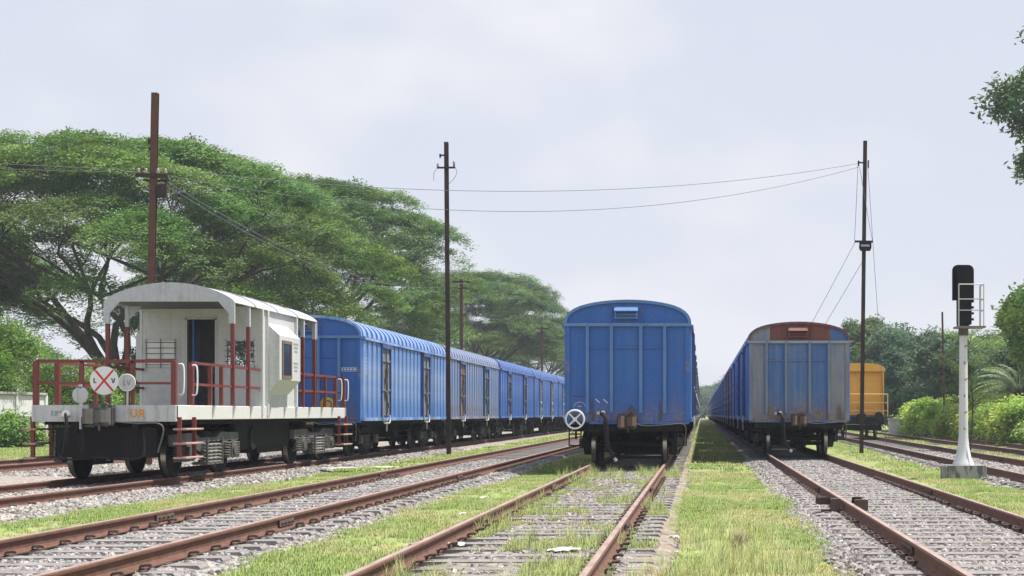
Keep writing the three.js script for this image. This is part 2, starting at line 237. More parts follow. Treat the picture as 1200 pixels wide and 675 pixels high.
// a ballast bed: a low ridge with an uneven surface along its track
function ballastBed(t, left, right, top, m, z0 = 6, z1 = -420, foot = 0.5) {
  const P = [], U = [], I = [], xs = [], zs = [];
  for (let x = -left; x < right + 1e-6; x += (left + right) / 14) xs.push(x);
  for (let z = z0; z > -70; z -= 0.5) zs.push(z); for (let z = -70; z > z1; z -= 10) zs.push(z); zs.push(z1);
  zs.forEach((z, j) => xs.forEach((x, i) => {
    const wob = z > -80 ? (fb3(z * 0.7, 2, x < 0 ? 3 : 9, 2, 15) - 0.5) * 0.35 : 0, edge = Math.min(x + left, right - x), X = x + (i === 0 ? -wob : i === xs.length - 1 ? wob : 0);
    const y = top * sstep(0, foot, edge) - (edge < 0.01 ? 0.07 : 0) + (z > -80 ? (fb3(x * 2.2 + 9, 4, z * 2.2, 2, 18) - 0.5) * 0.035 : 0);
    P.push(trackX(t, z) + X, y, z); U.push(X + trackX(t, 0), z);
    if (i && j) I.push((j - 1) * 15 + i - 1, j * 15 + i - 1, j * 15 + i, (j - 1) * 15 + i - 1, j * 15 + i, (j - 1) * 15 + i);
  }));
  const g = new THREE.BufferGeometry(); g.setAttribute('position', new THREE.Float32BufferAttribute(P, 3)); g.setAttribute('uv', new THREE.Float32BufferAttribute(U, 2)); g.setIndex(I); g.computeVertexNormals(); g.userData.ready = true;
  setting('ballast_bed', g, m);
}
ballastBed('B', 1.2, 1.55, 0.058, M.ballastGrey);
ballastBed('M', 1.0, 1.6, 0.062, M.ballastSoil, 6, -420, 0.34);
ballastBed('R', 1.62, 1.25, 0.058, M.ballastGrey);
ballastBed('C', 2.5, 1.75, 0.10, M.ballast, 6, -420, 0.6);
ballastBed('A', 1.7, 3.6, 0.06, M.ballast, 6, -420, 0.7);
ballastBed('D', 1.5, 1.5, 0.06, M.ballastGrey);
ballastBed('E', 1.2, 1.0, 0.03, M.ballastSoil);

// flat-bottom rail, sleepers, spring clips, fishplates
const railProfile = [[-0.07, 0], [0.07, 0], [0.07, 0.012], [0.02, 0.03], [0.0085, 0.045], [0.0085, 0.115], [0.034, 0.127], [0.036, 0.148], [0.028, 0.156], [-0.028, 0.156], [-0.036, 0.148], [-0.034, 0.127], [-0.0085, 0.115], [-0.0085, 0.045], [-0.02, 0.03], [-0.07, 0.012]];
const clipGeo = ready(tube([[0.03, 0.012, -0.05], [0.03, 0.02, 0.0], [0.03, 0.03, 0.05], [0.06, 0.055, 0.075], [0.1, 0.062, 0.05], [0.105, 0.05, 0], [0.09, 0.035, -0.045], [0.05, 0.04, -0.05], [0.01, 0.03, -0.02]], 0.011, 14, 5));
const clipGeoL = ready(tube([[-0.03, 0.012, 0.05], [-0.03, 0.02, 0.0], [-0.03, 0.03, -0.05], [-0.06, 0.055, -0.075], [-0.1, 0.062, -0.05], [-0.105, 0.05, 0], [-0.09, 0.035, 0.045], [-0.05, 0.04, 0.05], [-0.01, 0.03, 0.02]], 0.011, 14, 5));
const padGeo = ready(bx(0.2, 0.016, 0.16, 0, 0, 0));
const sleeperGeo = [0.3, -0.25, 0.05].map((shift) => { const g = ready(cbx(2.6, 0.2, 0.25, shift, 0, shift, 0.025)); g.translate(-shift, 0, -shift); return g; });   // three cuts of the same concrete
const boltGeo = ready([cyl(0.018, 0.018, 0.03, 6, 0, 0, 0, 0, 0, Math.PI / 2)]);
function track(t, label, { z0 = 4, z1 = -420, s0 = -10, singles = 60, clips = 26, joints = [], lift = 0, tops = 0.085 } = {}) {
  const o = thing('railway_track', label, 'railway track', [TRACKS[t].x, 0, 0], Math.atan(TRACKS[t].a ?? 0) * -1, 'parallel tracks of the yard');
  const r = rng(t.charCodeAt(0) * 17), len = z0 - z1;
  for (const s of [-1, 1]) {
    // the sides of the rail and its worn head
    const lower = prism(railProfile, len); lower.translate(s * 0.872, 0.084 + lift, z1);
    const rail = part('rail', lower, M.railSide, o);
    part('rail_head', bx(0.055, 0.004, len, s * 0.872, 0.243 + lift, z1 + len / 2), M.railTop, rail);
    for (const jz of joints) {
      const zz = jz + (s > 0 ? 0.9 : 0);
      for (const q of [-1, 1]) { const f = part('fishplate', bx(0.018, 0.075, 0.62, 0, 0, 0), M.rustPart, o, [s * 0.872 + q * 0.026, 0.164 + lift, zz]); for (const bz of [-0.22, -0.08, 0.08, 0.22]) part('bolt', boltGeo, M.rustPart, f, [q * 0.02, 0, bz]); }
    }
  }
  const far = []; let n = 0;
  for (let z = s0; z > z1 + 2; z -= 0.64) {
    const y = tops - 0.1 - r() * 0.012 + lift, dx = (r() - 0.5) * 0.05, tilt = (r() - 0.5) * 0.015;
    if (n < singles) {
      part('sleeper', sleeperGeo[n % 3], M.sleeper, o, [dx, y, z], [0, tilt, 0]);
      if (n < clips) for (const s of [-1, 1]) for (const q of [-1, 1]) if (r() > 0.06) part('rail_clip', q > 0 ? clipGeo : clipGeoL, M.rustPart, o, [s * 0.872 + q * 0.045, 0.084 + lift, z + (r() - 0.5) * 0.04], [0, (r() - 0.5) * 0.3, 0]);
      if (n < clips) for (const s of [-1, 1]) part('rail_pad', padGeo, M.rustPart, o, [s * 0.872, 0.079 + lift, z]);
    } else if (n < 300) far.push(bx(2.6, 0.2, 0.25, dx, y, z, 0, tilt));
    n++;
  }
  const rest = part('sleeper_run', far, M.sleeper, o); rest.userData.kind = 'stuff';
  return o;
}
track('B', 'rusty empty track between the white brake van and the middle blue wagon', { s0: -12, singles: 70, clips: 34, joints: [-19, -32] });
track('M', 'weedy track with grass between the sleepers leading up to the middle blue wagon', { s0: -10.4, singles: 60, clips: 34, joints: [-18.5, -27], tops: 0.083 });
track('R', 'gravelled track leading to the faded wagon of the right-hand train', { s0: -10.6, singles: 70, clips: 34, joints: [-14.6, -26] });
track('C', 'track under the white brake van and its blue train', { s0: -20, singles: 60, clips: 24, joints: [-31] });
track('A', 'half hidden rusty track on the far side of the white brake van', { s0: -30, singles: 40, clips: 0 });
track('D', 'track carrying the yellow van, running behind the signal post', { s0: -24, singles: 60, clips: 10, joints: [-44] });
track('E', 'outermost grassy track along the bright green bushes', { s0: -40, singles: 40, clips: 0, lift: -0.03 });

// ------------------------------------------------------------------ covered goods wagons
const HW = 1.46, BOT = 1.02, EAVE = 3.33, WL = 13.85, PITCH = 14.5;
const archY = (u, eave, rise, bulge = 0.6) => { const a = Math.min(1, Math.abs(u)); return eave + rise * (bulge * Math.pow(1 - Math.pow(a, 7), 1 / 2.4) + (1 - bulge) * (1 - a * a)); };
function arc(half, eave, rise, n = 22, off = 0, bulge = 0.6) {      // roof section from the left eave over the top to the right eave
  const P = [];
  for (let i = 0; i <= n; i++) { const u = Math.sin(Math.PI / 2 * (-1 + 2 * i / n)); P.push([u * half, archY(u, eave, rise, bulge)]); }
  if (!off) return P;
  return P.map(([x, y], i) => { const [x0, y0] = P[Math.max(0, i - 1)], [x1, y1] = P[Math.min(n, i + 1)]; const l = Math.hypot(x1 - x0, y1 - y0); return [x - (y1 - y0) / l * off, y + (x1 - x0) / l * off]; });
}
const RISE = 0.54;
const wheelProfile = [[0.0, -0.03], [0.09, -0.1], [0.1, -0.02], [0.30, 0.0], [0.38, -0.055], [0.455, -0.06], [0.46, 0.05], [0.488, 0.055], [0.488, 0.08], [0.38, 0.08], [0.30, 0.035], [0.1, 0.05], [0.09, 0.08], [0, 0.08]];
const wheelGeo = () => lathe(wheelProfile, 28);
const treadGeo = () => lathe([[0.462, -0.052], [0.464, 0.045]], 28);
function wheelset(parent, z, m = M.black) {
  part('axle', cg('axle', () => [cyl(0.075, 0.075, 2.1, 10, 0, 0, 0, 0, 0, Math.PI / 2)]), m, parent, [0, 0.46, z]);
  for (const s of [-1, 1]) {
    part('wheel', cg('wheel', () => [wheelGeo()]), m, parent, [s * 0.86, 0.46, z], [0, s < 0 ? 0 : Math.PI, 0]);
    part('wheel_tread', cg('tread', () => [treadGeo()]), M.wheelTread, parent, [s * 0.86, 0.46, z], [0, s < 0 ? 0 : Math.PI, 0]);
  }
}
const coil = (r, h, turns, wire, seg = 9) => { const p = []; for (let i = 0; i <= turns * seg; i++) { const a = i / seg * Math.PI * 2; p.push([Math.cos(a) * r, i / (turns * seg) * h, Math.sin(a) * r]); } return tube(p, wire, turns * seg, 5); };
const castFrame = () => prism([[-1.28, 0.38], [-1.30, 0.60], [-0.95, 0.72], [-0.55, 0.84], [0.55, 0.84], [0.95, 0.72], [1.30, 0.60], [1.28, 0.38], [0.86, 0.40], [0.46, 0.19], [-0.46, 0.19], [-0.86, 0.40]], 0.15, [rect(-0.33, 0.33, 0.30, 0.64), [[0.44, 0.36], [0.80, 0.52], [0.62, 0.66], [0.44, 0.66]], [[-0.44, 0.36], [-0.44, 0.66], [-0.62, 0.66], [-0.80, 0.52]]]).rotateY(Math.PI / 2).translate(-0.075, 0, 0);
function castBogie(parent, z, detail) {
  const b = sub('bogie', parent, [0, 0, z]);
  if (!detail) {
    part('wheel_and_frame', cg('bogieFar', () => { const g = []; for (const s of [-1, 1]) { g.push(castFrame().translate(s * 1.08, 0, 0)); for (const q of [-1, 1]) { g.push(wheelGeo().translate(0, 0, 0).applyMatrix4(new THREE.Matrix4().makeRotationY(s < 0 ? 0 : Math.PI)).translate(s * 0.86, 0.46, q)); g.push(cyl(0.11, 0.11, 0.1, 10, s * 1.2, 0.47, q, 0, 0, Math.PI / 2)); } } for (const q of [-1, 1]) g.push(cyl(0.075, 0.075, 2.1, 8, 0, 0.46, q, 0, 0, Math.PI / 2)); g.push(bx(2.2, 0.2, 0.36, 0, 0.72, 0)); return g; }), M.black, b).name = 'running_gear';
    return;
  }
  for (const s of [-1, 1]) {
    part('side_frame', cg('castFrame', () => [castFrame()]), M.black, b, [s * 1.08, 0, 0]);
    for (const q of [-1, 1]) part('axle_box', cg('axleBox', () => [cyl(0.115, 0.115, 0.1, 12, 0, 0, 0, 0, 0, Math.PI / 2), bx(0.2, 0.2, 0.3, -0.06, 0.02, 0)]), M.steelGrey, b, [s * 1.19, 0.47, q], [0, s > 0 ? 0 : Math.PI, 0]);
    for (const q of [-0.19, 0, 0.19]) part('spring', cg('coilS', () => [coil(0.075, 0.32, 5, 0.02)]), M.steelGrey, b, [s * 1.09, 0.31, q]);
  }
  part('bolster', cg('bolster', () => [bx(2.3, 0.22, 0.4, 0, 0.74, 0), bx(1.5, 0.1, 0.3, 0, 0.9, 0), bx(1.7, 0.1, 0.14, 0, 0.3, 0.62), bx(1.7, 0.1, 0.14, 0, 0.3, -0.62)]), M.black, b);
  wheelset(b, 1); wheelset(b, -1);
}
function coupler(parent, z, m = M.rustPart, turn = 0) {
  const c = sub('coupler', parent, [0, 1.02, z], [0, turn, 0]);
  part('shank', cg('shank', () => [bx(0.16, 0.2, 0.4, 0, 0, 0.05), cbx(0.46, 0.36, 0.06, 0, 0.0, 0.03, 0.04)]), m, c);
  part('guard_arm', cg('guardArm', () => [prism([[-0.23, -0.02], [-0.235, 0.16], [-0.2, 0.3], [-0.13, 0.33], [-0.09, 0.24], [-0.06, 0.12], [0.02, 0.1], [0.03, -0.02]], 0.27).rotateX(Math.PI / 2).translate(0, 0.135, 0.12)]), m, c);
  part('knuckle', cg('knuckle', () => [cyl(0.075, 0.075, 0.3, 10, 0.15, 0, 0.2), prism([[0.08, 0.1], [0.06, 0.26], [0.0, 0.3], [0.02, 0.34], [0.13, 0.34], [0.2, 0.26], [0.22, 0.12]], 0.22).rotateX(Math.PI / 2).translate(0, 0.11, 0.08), cyl(0.03, 0.03, 0.38, 8, 0.15, 0, 0.2)]), m, c);
  part('lock_lifter', cg('lockLift', () => [bx(0.1, 0.07, 0.1, -0.02, 0.17, 0.2), bx(0.04, 0.12, 0.04, 0.02, -0.2, 0.2), tube([[0.02, 0.2, 0.2], [0.1, 0.24, 0.2], [0.2, 0.2, 0.2]], 0.012, 10, 5)]), m, c);
}
const SIDE_Z = []; for (let k = 0; k < 22; k++) SIDE_Z.push(-0.32 - k * (WL - 0.64) / 21);
const DOORS = [-3.05, -9.65];
const inDoor = (z) => DOORS.some((d) => Math.abs(z - d) < 0.66);
const ribGeo = () => prism([[0, -0.20], [0.06, -0.185], [0.06, 0.185], [0, 0.20]], EAVE - BOT - 0.16).rotateX(-Math.PI / 2);
const roofRibGeo = () => { const o = arc(HW + 0.004, EAVE, RISE, 22, 0.05), i = arc(HW + 0.004, EAVE, RISE, 22, -0.03); return prism([...o, ...i.reverse()], 0.36).translate(0, 0, -0.18); };
const doorGeo = () => [bx(0.05, EAVE - BOT - 0.34, 1.12, 0.025, (EAVE + BOT) / 2 - 0.04, 0), bx(0.06, 0.05, 1.2, 0.05, 1.9, 0), bx(0.06, 0.05, 1.2, 0.05, 2.75, 0)];
const doorFrameGeo = () => [bx(0.1, EAVE - BOT - 0.2, 0.07, 0.05, (EAVE + BOT) / 2, -0.62), bx(0.1, EAVE - BOT - 0.2, 0.07, 0.05, (EAVE + BOT) / 2, 0.62), bx(0.12, 0.12, 1.32, 0.06, EAVE - 0.16, 0)];
const latchGeo = () => [bx(0.03, 1.9, 0.035, 0.09, 2.1, 0.06), bx(0.03, 1.5, 0.035, 0.09, 1.95, -0.1), bx(0.05, 0.12, 0.34, 0.1, 1.82, 0.0, 0.2), bx(0.05, 0.2, 0.1, 0.1, 2.18, 0.12), bx(0.05, 0.16, 0.14, 0.1, 1.45, -0.2), bx(0.05, 0.1, 0.2, 0.1, 2.5, -0.02)];
const latchLowGeo = () => [tube([[0.08, 1.16, 0.5], [0.1, 0.96, 0.42], [0.1, 0.93, 0], [0.1, 0.96, -0.42], [0.08, 1.16, -0.5]], 0.022, 16, 5), bx(0.03, 0.34, 0.03, 0.1, 0.86, 0.05)];
const underGeo = () => [bx(0.5, 0.3, WL - 0.3, 0, 0.92, -WL / 2), bx(2.7, 0.12, WL - 0.2, 0, 0.95, -WL / 2), bx(2.6, 0.2, 0.16, 0, 0.88, -0.14), bx(2.6, 0.2, 0.16, 0, 0.88, -WL + 0.14), bx(0.12, 0.42, 6, 0.5, 0.66, -WL / 2), bx(0.12, 0.42, 6, -0.5, 0.66, -WL / 2), cyl(0.22, 0.22, 0.9, 12, -0.75, 0.62, -6.2, Math.PI / 2), bx(0.5, 0.3, 0.5, 0.7, 0.62, -7.4), bx(1.9, 0.05, 0.05, 0, 0.5, -5.2), bx(1.9, 0.05, 0.05, 0, 0.5, -8.2)];
// o: paint set { side, end, outer, post, roof, gable, door, sill }, detail: every rib, post and rod a part of its own
function wagon(label, group, pos, o, detail) {
  const w = thing('goods_wagon', label, 'goods wagon', pos, 0, group);
  part('body', cg('wagonBody', () => [bx(2 * HW - 0.02, EAVE - BOT, WL - 0.03, 0, (EAVE + BOT) / 2, -WL / 2 - 0.01)]), o.side, w);
  const roof = part('roof', cg('wagonRoof', () => [toCreasedNormals(prism(arc(HW - 0.004, EAVE + 0.002, RISE), WL - 0.02).translate(0, 0, -WL + 0.01), 0.6)]), o.roof ?? o.side, w);
  if (detail) {
    const X = [-HW, -0.95, -0.38, 0.315, 0.88, HW];
    for (let k = 0; k < 5; k++) part('end_panel', cg('endPanel' + k, () => [bx(X[k + 1] - X[k] - 0.002, EAVE - BOT, 0.02, (X[k] + X[k + 1]) / 2, (EAVE - BOT) / 2, 0.004)]), k === 0 || k === 4 ? o.outer : o.end, w, [0, BOT, 0]);
    for (let k = 1; k < 5; k++) part('end_post', cg('endPost', () => [cbx(0.075, EAVE - BOT - 0.2, 0.09, 0, 0, 0, 0.014)]), o.post, w, [X[k], (EAVE + BOT) / 2 + 0.1, 0.055]);
    for (const s of [-1, 1]) part('corner_post', cg('cornerPost', () => [cbx(0.1, EAVE - BOT, 0.05, 0, 0, 0, 0.012)]), o.cornerPost ?? o.outer, w, [s * (HW - 0.045), (EAVE + BOT) / 2, 0.03]);
    for (let k = 1; k < 4; k++) part('end_rib', cg('endRib' + k, () => [bx(X[k + 1] - X[k] - 0.09, 0.03, 0.035, (X[k] + X[k + 1]) / 2, 0, 0)]), o.end, w, [0, 2.76, 0.03]);
    part('end_cap_rail', cg('capRail', () => [cbx(2 * HW + 0.1, 0.075, 0.1, 0, 0, 0, 0.015)]), o.sill, w, [0, EAVE - 0.02, 0.045]);
    part('end_sill', cg('endSill', () => [bx(2 * HW, 0.06, 0.05, 0, 0, 0)]), o.end, w, [0, BOT - 0.035, 0.01]);
    const gp = o.gables ?? [o.gable, o.gable, o.gable];
    [[-HW + 0.01, -0.85], [-0.849, 0.92], [0.921, HW - 0.01]].forEach(([a, b], k) => part('gable_panel', cg('gable' + k, () => { const top = []; for (let i = 0; i <= 16; i++) { const x = lerp(a, b, k === 0 ? 1 - Math.cos(i / 16 * Math.PI / 2) : k === 2 ? Math.sin(i / 16 * Math.PI / 2) : i / 16); top.push([x, archY(x / HW, EAVE, RISE) - 0.003]); } return [prism([...top, [top.at(-1)[0], EAVE + 0.001], [top[0][0], EAVE + 0.001]].reverse(), 0.02)]; }), gp[k], w, [0, 0, -0.008]));
    const vent = part('gable_vent', cg('vent', () => [bx(0.56, 0.02, 0.17, 0, 0.105, 0.05, 0.75), bx(0.03, 0.26, 0.1, -0.255, 0, 0), bx(0.03, 0.26, 0.1, 0.255, 0, 0), bx(0.5, 0.26, 0.02, 0, 0, -0.03)]), o.vent ?? o.post, w, [-0.03, EAVE + 0.25, 0.06]);
    for (let k = 1; k < 3; k++) part('vent_slat', cg('ventSlat', () => [bx(0.48, 0.02, 0.1, 0, 0, 0, 0.75)]), o.vent ?? o.post, vent, [0, 0.06 - k * 0.075, 0.02]);
    for (const x of [-0.38, 0.36]) part('vent_bracket', cg('ventBr', () => [bx(0.02, 0.38, 0.05, 0, 0, 0)]), o.gable, w, [x, EAVE + 0.23, 0.03]);
    part('roof_rim', cg('endRim', () => [prism([...arc(HW + 0.012, EAVE, RISE, 22, 0.03), ...arc(HW + 0.012, EAVE, RISE, 22, -0.035).reverse()], 0.09)]), o.rim ?? o.roof ?? o.side, w, [0, 0, -0.01]);
    for (const z of SIDE_Z) {
      part('roof_rib', cg('roofRim', () => [roofRibGeo()]), o.roof ?? o.side, w, [0, 0, z]);
      if (!inDoor(z)) for (const s of [-1, 1]) part('side_rib', cg('sideRib', () => [ribGeo()]), o.side, w, [s * (HW - 0.012), BOT + 0.06, z], [0, s > 0 ? 0 : Math.PI, 0]);
    }
    for (const s of [-1, 1]) {
      part('eave_rail', cg('eaveRail', () => [bx(0.14, 0.07, WL - 0.2, 0, 0, -WL / 2)]), o.side, w, [s * (HW + 0.03), EAVE - 0.05, 0]);
      part('side_sill', cg('sideSill', () => [bx(0.09, 0.09, WL - 0.2, 0, 0, -WL / 2)]), o.side, w, [s * (HW + 0.02), BOT + 0.03, 0]);
      for (const d of DOORS) {
        const dr = part('door', cg('door', doorGeo), d === DOORS[0] ? o.door : o.door2 ?? o.door, w, [s * (HW + 0.0), 0, d], [0, s > 0 ? 0 : Math.PI, 0]);
        part('door_frame', cg('doorFrame', doorFrameGeo), o.dark, dr);
        part('latch', cg('latch', latchGeo), M.steelGrey, dr);
        part('lower_latch', cg('latchLow', latchLowGeo), M.steelLight, dr);
      }
    }
    part('uncoupling_rod', cg('uRod', () => [tube([[0.1, 1.0, 0.22], [0.4, 0.92, 0.24], [0.9, 0.94, 0.22], [1.35, 0.94, 0.2], [1.38, 0.7, 0.2], [1.36, 0.45, 0.2]], 0.011, 30, 6)]), M.steelGrey, w);
    part('brake_hose', cg('bHose', () => [tube([[-0.62, 1.2, 0.08], [-0.58, 1.23, 0.3], [-0.5, 1.1, 0.4], [-0.45, 0.6, 0.42], [-0.38, 0.3, 0.42], [-0.28, 0.16, 0.42]], 0.045, 30, 8)]), M.hose, w);
    part('brake_hose', cg('bHose2', () => [tube([[-0.5, 1.02, 0.08], [-0.52, 1.02, 0.25], [-0.5, 0.8, 0.36], [-0.47, 0.5, 0.38], [-0.5, 0.32, 0.36]], 0.04, 24, 8)]), M.hose, w);
    part('hose_fitting', cg('hoseFit', () => [bx(0.2, 0.07, 0.07, -0.62, 1.22, 0.12), cyl(0.045, 0.045, 0.1, 8, -0.56, 1.22, 0.3, 1.2), cyl(0.04, 0.05, 0.09, 8, -0.27, 0.14, 0.42, 0.5, 0, 0.6), bx(0.06, 0.12, 0.05, -0.5, 0.98, 0.2)]), M.steelLight, w);
    for (const s of [-1, 1]) part('foot_step', cg('footStep', () => [bx(0.03, 0.6, 0.03, -0.14, 0.74, 0), bx(0.03, 0.6, 0.03, 0.14, 0.74, 0), bx(0.3, 0.03, 0.16, 0, 0.45, 0), bx(0.3, 0.03, 0.16, 0, 0.72, 0)]), M.black, w, [s * 1.25, 0, -0.08]);
  } else {
    part('side_rib', cg('ribsFar', () => { const g = []; for (const z of SIDE_Z) if (!inDoor(z)) for (const s of [-1, 1]) g.push(ribGeo().rotateY(s > 0 ? 0 : Math.PI).translate(s * (HW - 0.012), BOT + 0.06, z)); for (const s of [-1, 1]) g.push(bx(0.1, 0.1, WL - 0.2, s * (HW + 0.03), EAVE - 0.06, -WL / 2), bx(0.09, 0.09, WL - 0.2, s * (HW + 0.02), BOT + 0.03, -WL / 2)); return g; }), o.side, w).name = 'side_ribbing';
    part('roof_ribbing', cg('roofRibsFar', () => [0.02, ...SIDE_Z].map((z) => roofRibGeo().translate(0, 0, z))), o.roof ?? o.side, roof);
    for (const s of [-1, 1]) for (const d of DOORS) { const dr = part('door', cg('door', doorGeo), o.door, w, [s * HW, 0, d], [0, s > 0 ? 0 : Math.PI, 0]); part('latch', cg('latchFar', () => [...latchGeo(), ...latchLowGeo()]), M.steelLight, dr); part('door_frame', cg('doorFrame', doorFrameGeo), o.dark, dr); }
  }
  part('underframe', cg('under', underGeo), M.black, w);
  castBogie(w, -2.25, detail); castBogie(w, -WL + 2.25, detail);
  coupler(w, 0.0); if (detail) coupler(w, -WL, M.rustPart, Math.PI);
  return w;
}
// rust that has run down the end sheets, in ragged streaks
M.rustRun = std({ map: tex(256, 1, (u, v) => mix3([0.085, 0.05, 0.035], [0.22, 0.14, 0.08], fb(u, v, 12, 10, 4, 211))), alphaMap: tex(256, 1, (u, v) => { const e = 1 - Math.abs(u - 0.5) * 2, run = fb(u, v, 14, 2, 3, 213), m = fb(u, v, 8, 6, 4, 215), f = fb(u, v, 50, 40, 2, 217); return 0.55 * sstep(0.40, 0.68, e * 0.4 + run * 0.35 + m * 0.3 - 0.42 * Math.pow(v, 1.6) + (f - 0.5) * 0.25); }, false), transparent: true, roughness: 0.9 });
M.rustRunYellow = M.rustRun.clone(); M.rustRunYellow.map = tex(256, 1, (u, v) => mix3([0.20, 0.13, 0.06], [0.40, 0.29, 0.13], fb(u, v, 12, 10, 4, 221)));
function rustRun(w, x, y, wd, ht, m = M.rustRun) { const g = new THREE.PlaneGeometry(wd, ht).toNonIndexed(); g.userData.ready = true; const o = part('rust_stain', g, m, w, [x, y + ht / 2, 0.0165]); return o; }
const P_BLUE = { side: M.blueSide, end: M.blueEnd, outer: M.blueEnd, post: M.bluePost, gable: M.blueEnd, roof: M.blueSide, door: M.doorWorn, sill: M.bluePost, dark: M.blueDark };
const P_BLUE2 = { ...P_BLUE, side: M.blueSide2, roof: M.blueSide2, door: M.doorRust, door2: M.doorWorn };
const P_MID = { ...P_BLUE, roof: M.blueSide3, rim: M.bluePost, side: M.blueSide3 };
const P_DULL = { ...P_BLUE, side: M.blueSide3, roof: M.blueSide3, end: M.dullEnd, outer: M.wornEnd, post: M.greyPost, gables: [M.wornEnd, M.redPaint, M.dullEnd], gable: M.redPaint, vent: M.redPaint, rim: M.redPaint, sill: M.greySill };
const P_RED = { ...P_DULL, side: M.redPaint, roof: M.redPaint, door: M.doorRust };
const P_DARK = { ...P_DULL };
// the train on the left, coupled behind the white brake van
const ZL = -42.1;
for (let k = 0; k < 7; k++) {
  const nm = k === 0 ? 'first blue ribbed goods wagon coupled directly behind the white brake van' : k === 1 ? 'second wagon behind the white brake van, rust stained, behind the middle pole' : `${ORD[k]} blue ribbed goods wagon behind the white brake van`;
  const w = wagon(nm, 'goods wagons of the left train', [TRACKS.C.x, RAIL, ZL - k * PITCH], k === 1 ? P_BLUE2 : k === 0 ? P_BLUE : { ...P_BLUE, side: M.blueSide3, roof: M.blueSide3, door: M.doorWorn }, k < 3);
  if (k === 0) {
    part('emblem', [lathe([[0.13, 0], [0.21, 0], [0.21, 0.006], [0.13, 0.006]], 28, 'z'), lathe([[0, 0], [0.09, 0], [0.09, 0.006], [0, 0.006]], 20, 'z')], M.yellowPaint, w, [0.55, 1.45, 0.016]);
    part('number_panel', [bx(0.5, 0.012, 0.004, 0, 0.05, 0), bx(0.5, 0.012, 0.004, 0, -0.05, 0), ...[-0.18, -0.1, -0.02, 0.06, 0.14, 0.2].map((x) => bx(0.05, 0.05, 0.004, x, 0, 0))], M.stencil, w, [1.14, 2.42, 0.017]);
    part('side_stencil', [0, 1, 2, 3, 4].map((q) => bx(0.004, 0.045, 0.36 - (q % 2) * 0.08, 0, 2.75 - q * 0.1, 0)), M.stencil, w, [HW + 0.003, 0, -0.65]);
  }
}
// the middle train, its end towards us
for (let k = 0; k < 11; k++) {
  const nm = k === 0 ? 'bright blue goods wagon at the end of the middle train, facing us squarely' : `${ORD[k]} wagon from the near end of the middle train, showing only a sliver`;
  const w = wagon(nm, 'goods wagons of the middle train', [TRACKS.M.x, RAIL, -36.4 - k * PITCH], P_MID, k < 1);
  if (k === 0) {
    const hb = sub('hand_brake', w, [-1.22, 1.07, 0.34]);
    const ring = [new THREE.TorusGeometry(0.215, 0.022, 8, 32).toNonIndexed()];
    for (let q = 0; q < 4; q++) { const a = Math.PI / 4 + q * Math.PI / 2; ring.push(bx(0.2, 0.035, 0.02, Math.cos(a) * 0.11, Math.sin(a) * 0.11, 0, 0, 0, a)); }
    ring.push(cyl(0.05, 0.05, 0.06, 12, 0, 0, 0, Math.PI / 2));
    part('brake_wheel', ring, M.whitePaint, hb);
    part('brake_spindle', [cyl(0.02, 0.02, 0.5, 8, 0, 0, -0.24, Math.PI / 2), bx(0.05, 0.5, 0.05, 0, -0.22, -0.3), bx(0.3, 0.05, 0.05, 0.16, -0.1, -0.3)], M.black, hb);
    part('end_grab_rail', [tube([[-1.3, 1.62, 0.02], [-1.3, 1.62, 0.07], [-1.0, 1.62, 0.07], [-1.0, 1.62, 0.02]], 0.012, 16, 6)], M.blueDark, w);
    part('stencil_arc', [tube([[-1.28, 1.36, 0.018], [-1.22, 1.45, 0.018], [-1.13, 1.48, 0.018], [-1.04, 1.45, 0.018], [-0.99, 1.36, 0.018]], 0.007, 16, 4), bx(0.09, 0.012, 0.004, -1.14, 1.38, 0.017)], M.stencil, w);
    rustRun(w, -0.83, 1.04, 0.2, 0.85); rustRun(w, 0.78, 1.04, 0.17, 0.75); rustRun(w, 0.1, 1.2, 0.35, 0.3); rustRun(w, -1.25, 1.04, 0.3, 0.3);
    part('seam', [-1, 1].map((q) => bx(0.006, 2.2, 0.006, q * 1.2, 2.15, 0.015)), M.blueEnd, w);
    part('chalk_mark', [bx(0.13, 0.022, 0.004, -0.71, 1.51, 0.017, 0, 0, -0.75), bx(0.15, 0.022, 0.004, -0.52, 1.5, 0.017, 0, 0, -0.75)], M.stencil, w);
  }
}
// the train on the right, weathered end towards us
for (let k = 0; k < 24; k++) {
  const nm = k === 0 ? 'faded blue wagon with red-brown gable at the end of the right-hand train' : k === 2 ? 'red-brown third wagon from the near end of the right-hand train' : `${ORD[k]} wagon from the near end of the right-hand train, seen along its side`;
  const w = wagon(nm, 'goods wagons of the right train', [TRACKS.R.x, RAIL, -45.1 - k * PITCH], k === 2 ? P_RED : k === 0 ? P_DULL : P_DARK, k < 1);
  if (k === 0) { rustRun(w, -0.82, 1.04, 0.24, 0.75, M.rustRunYellow); rustRun(w, -0.62, 1.04, 0.4, 0.4, M.rustRunYellow); rustRun(w, 0.58, 1.04, 0.5, 0.42, M.rustRunYellow); rustRun(w, 0.83, 1.04, 0.14, 1.0); rustRun(w, 1.2, 1.04, 0.4, 0.7); }
}

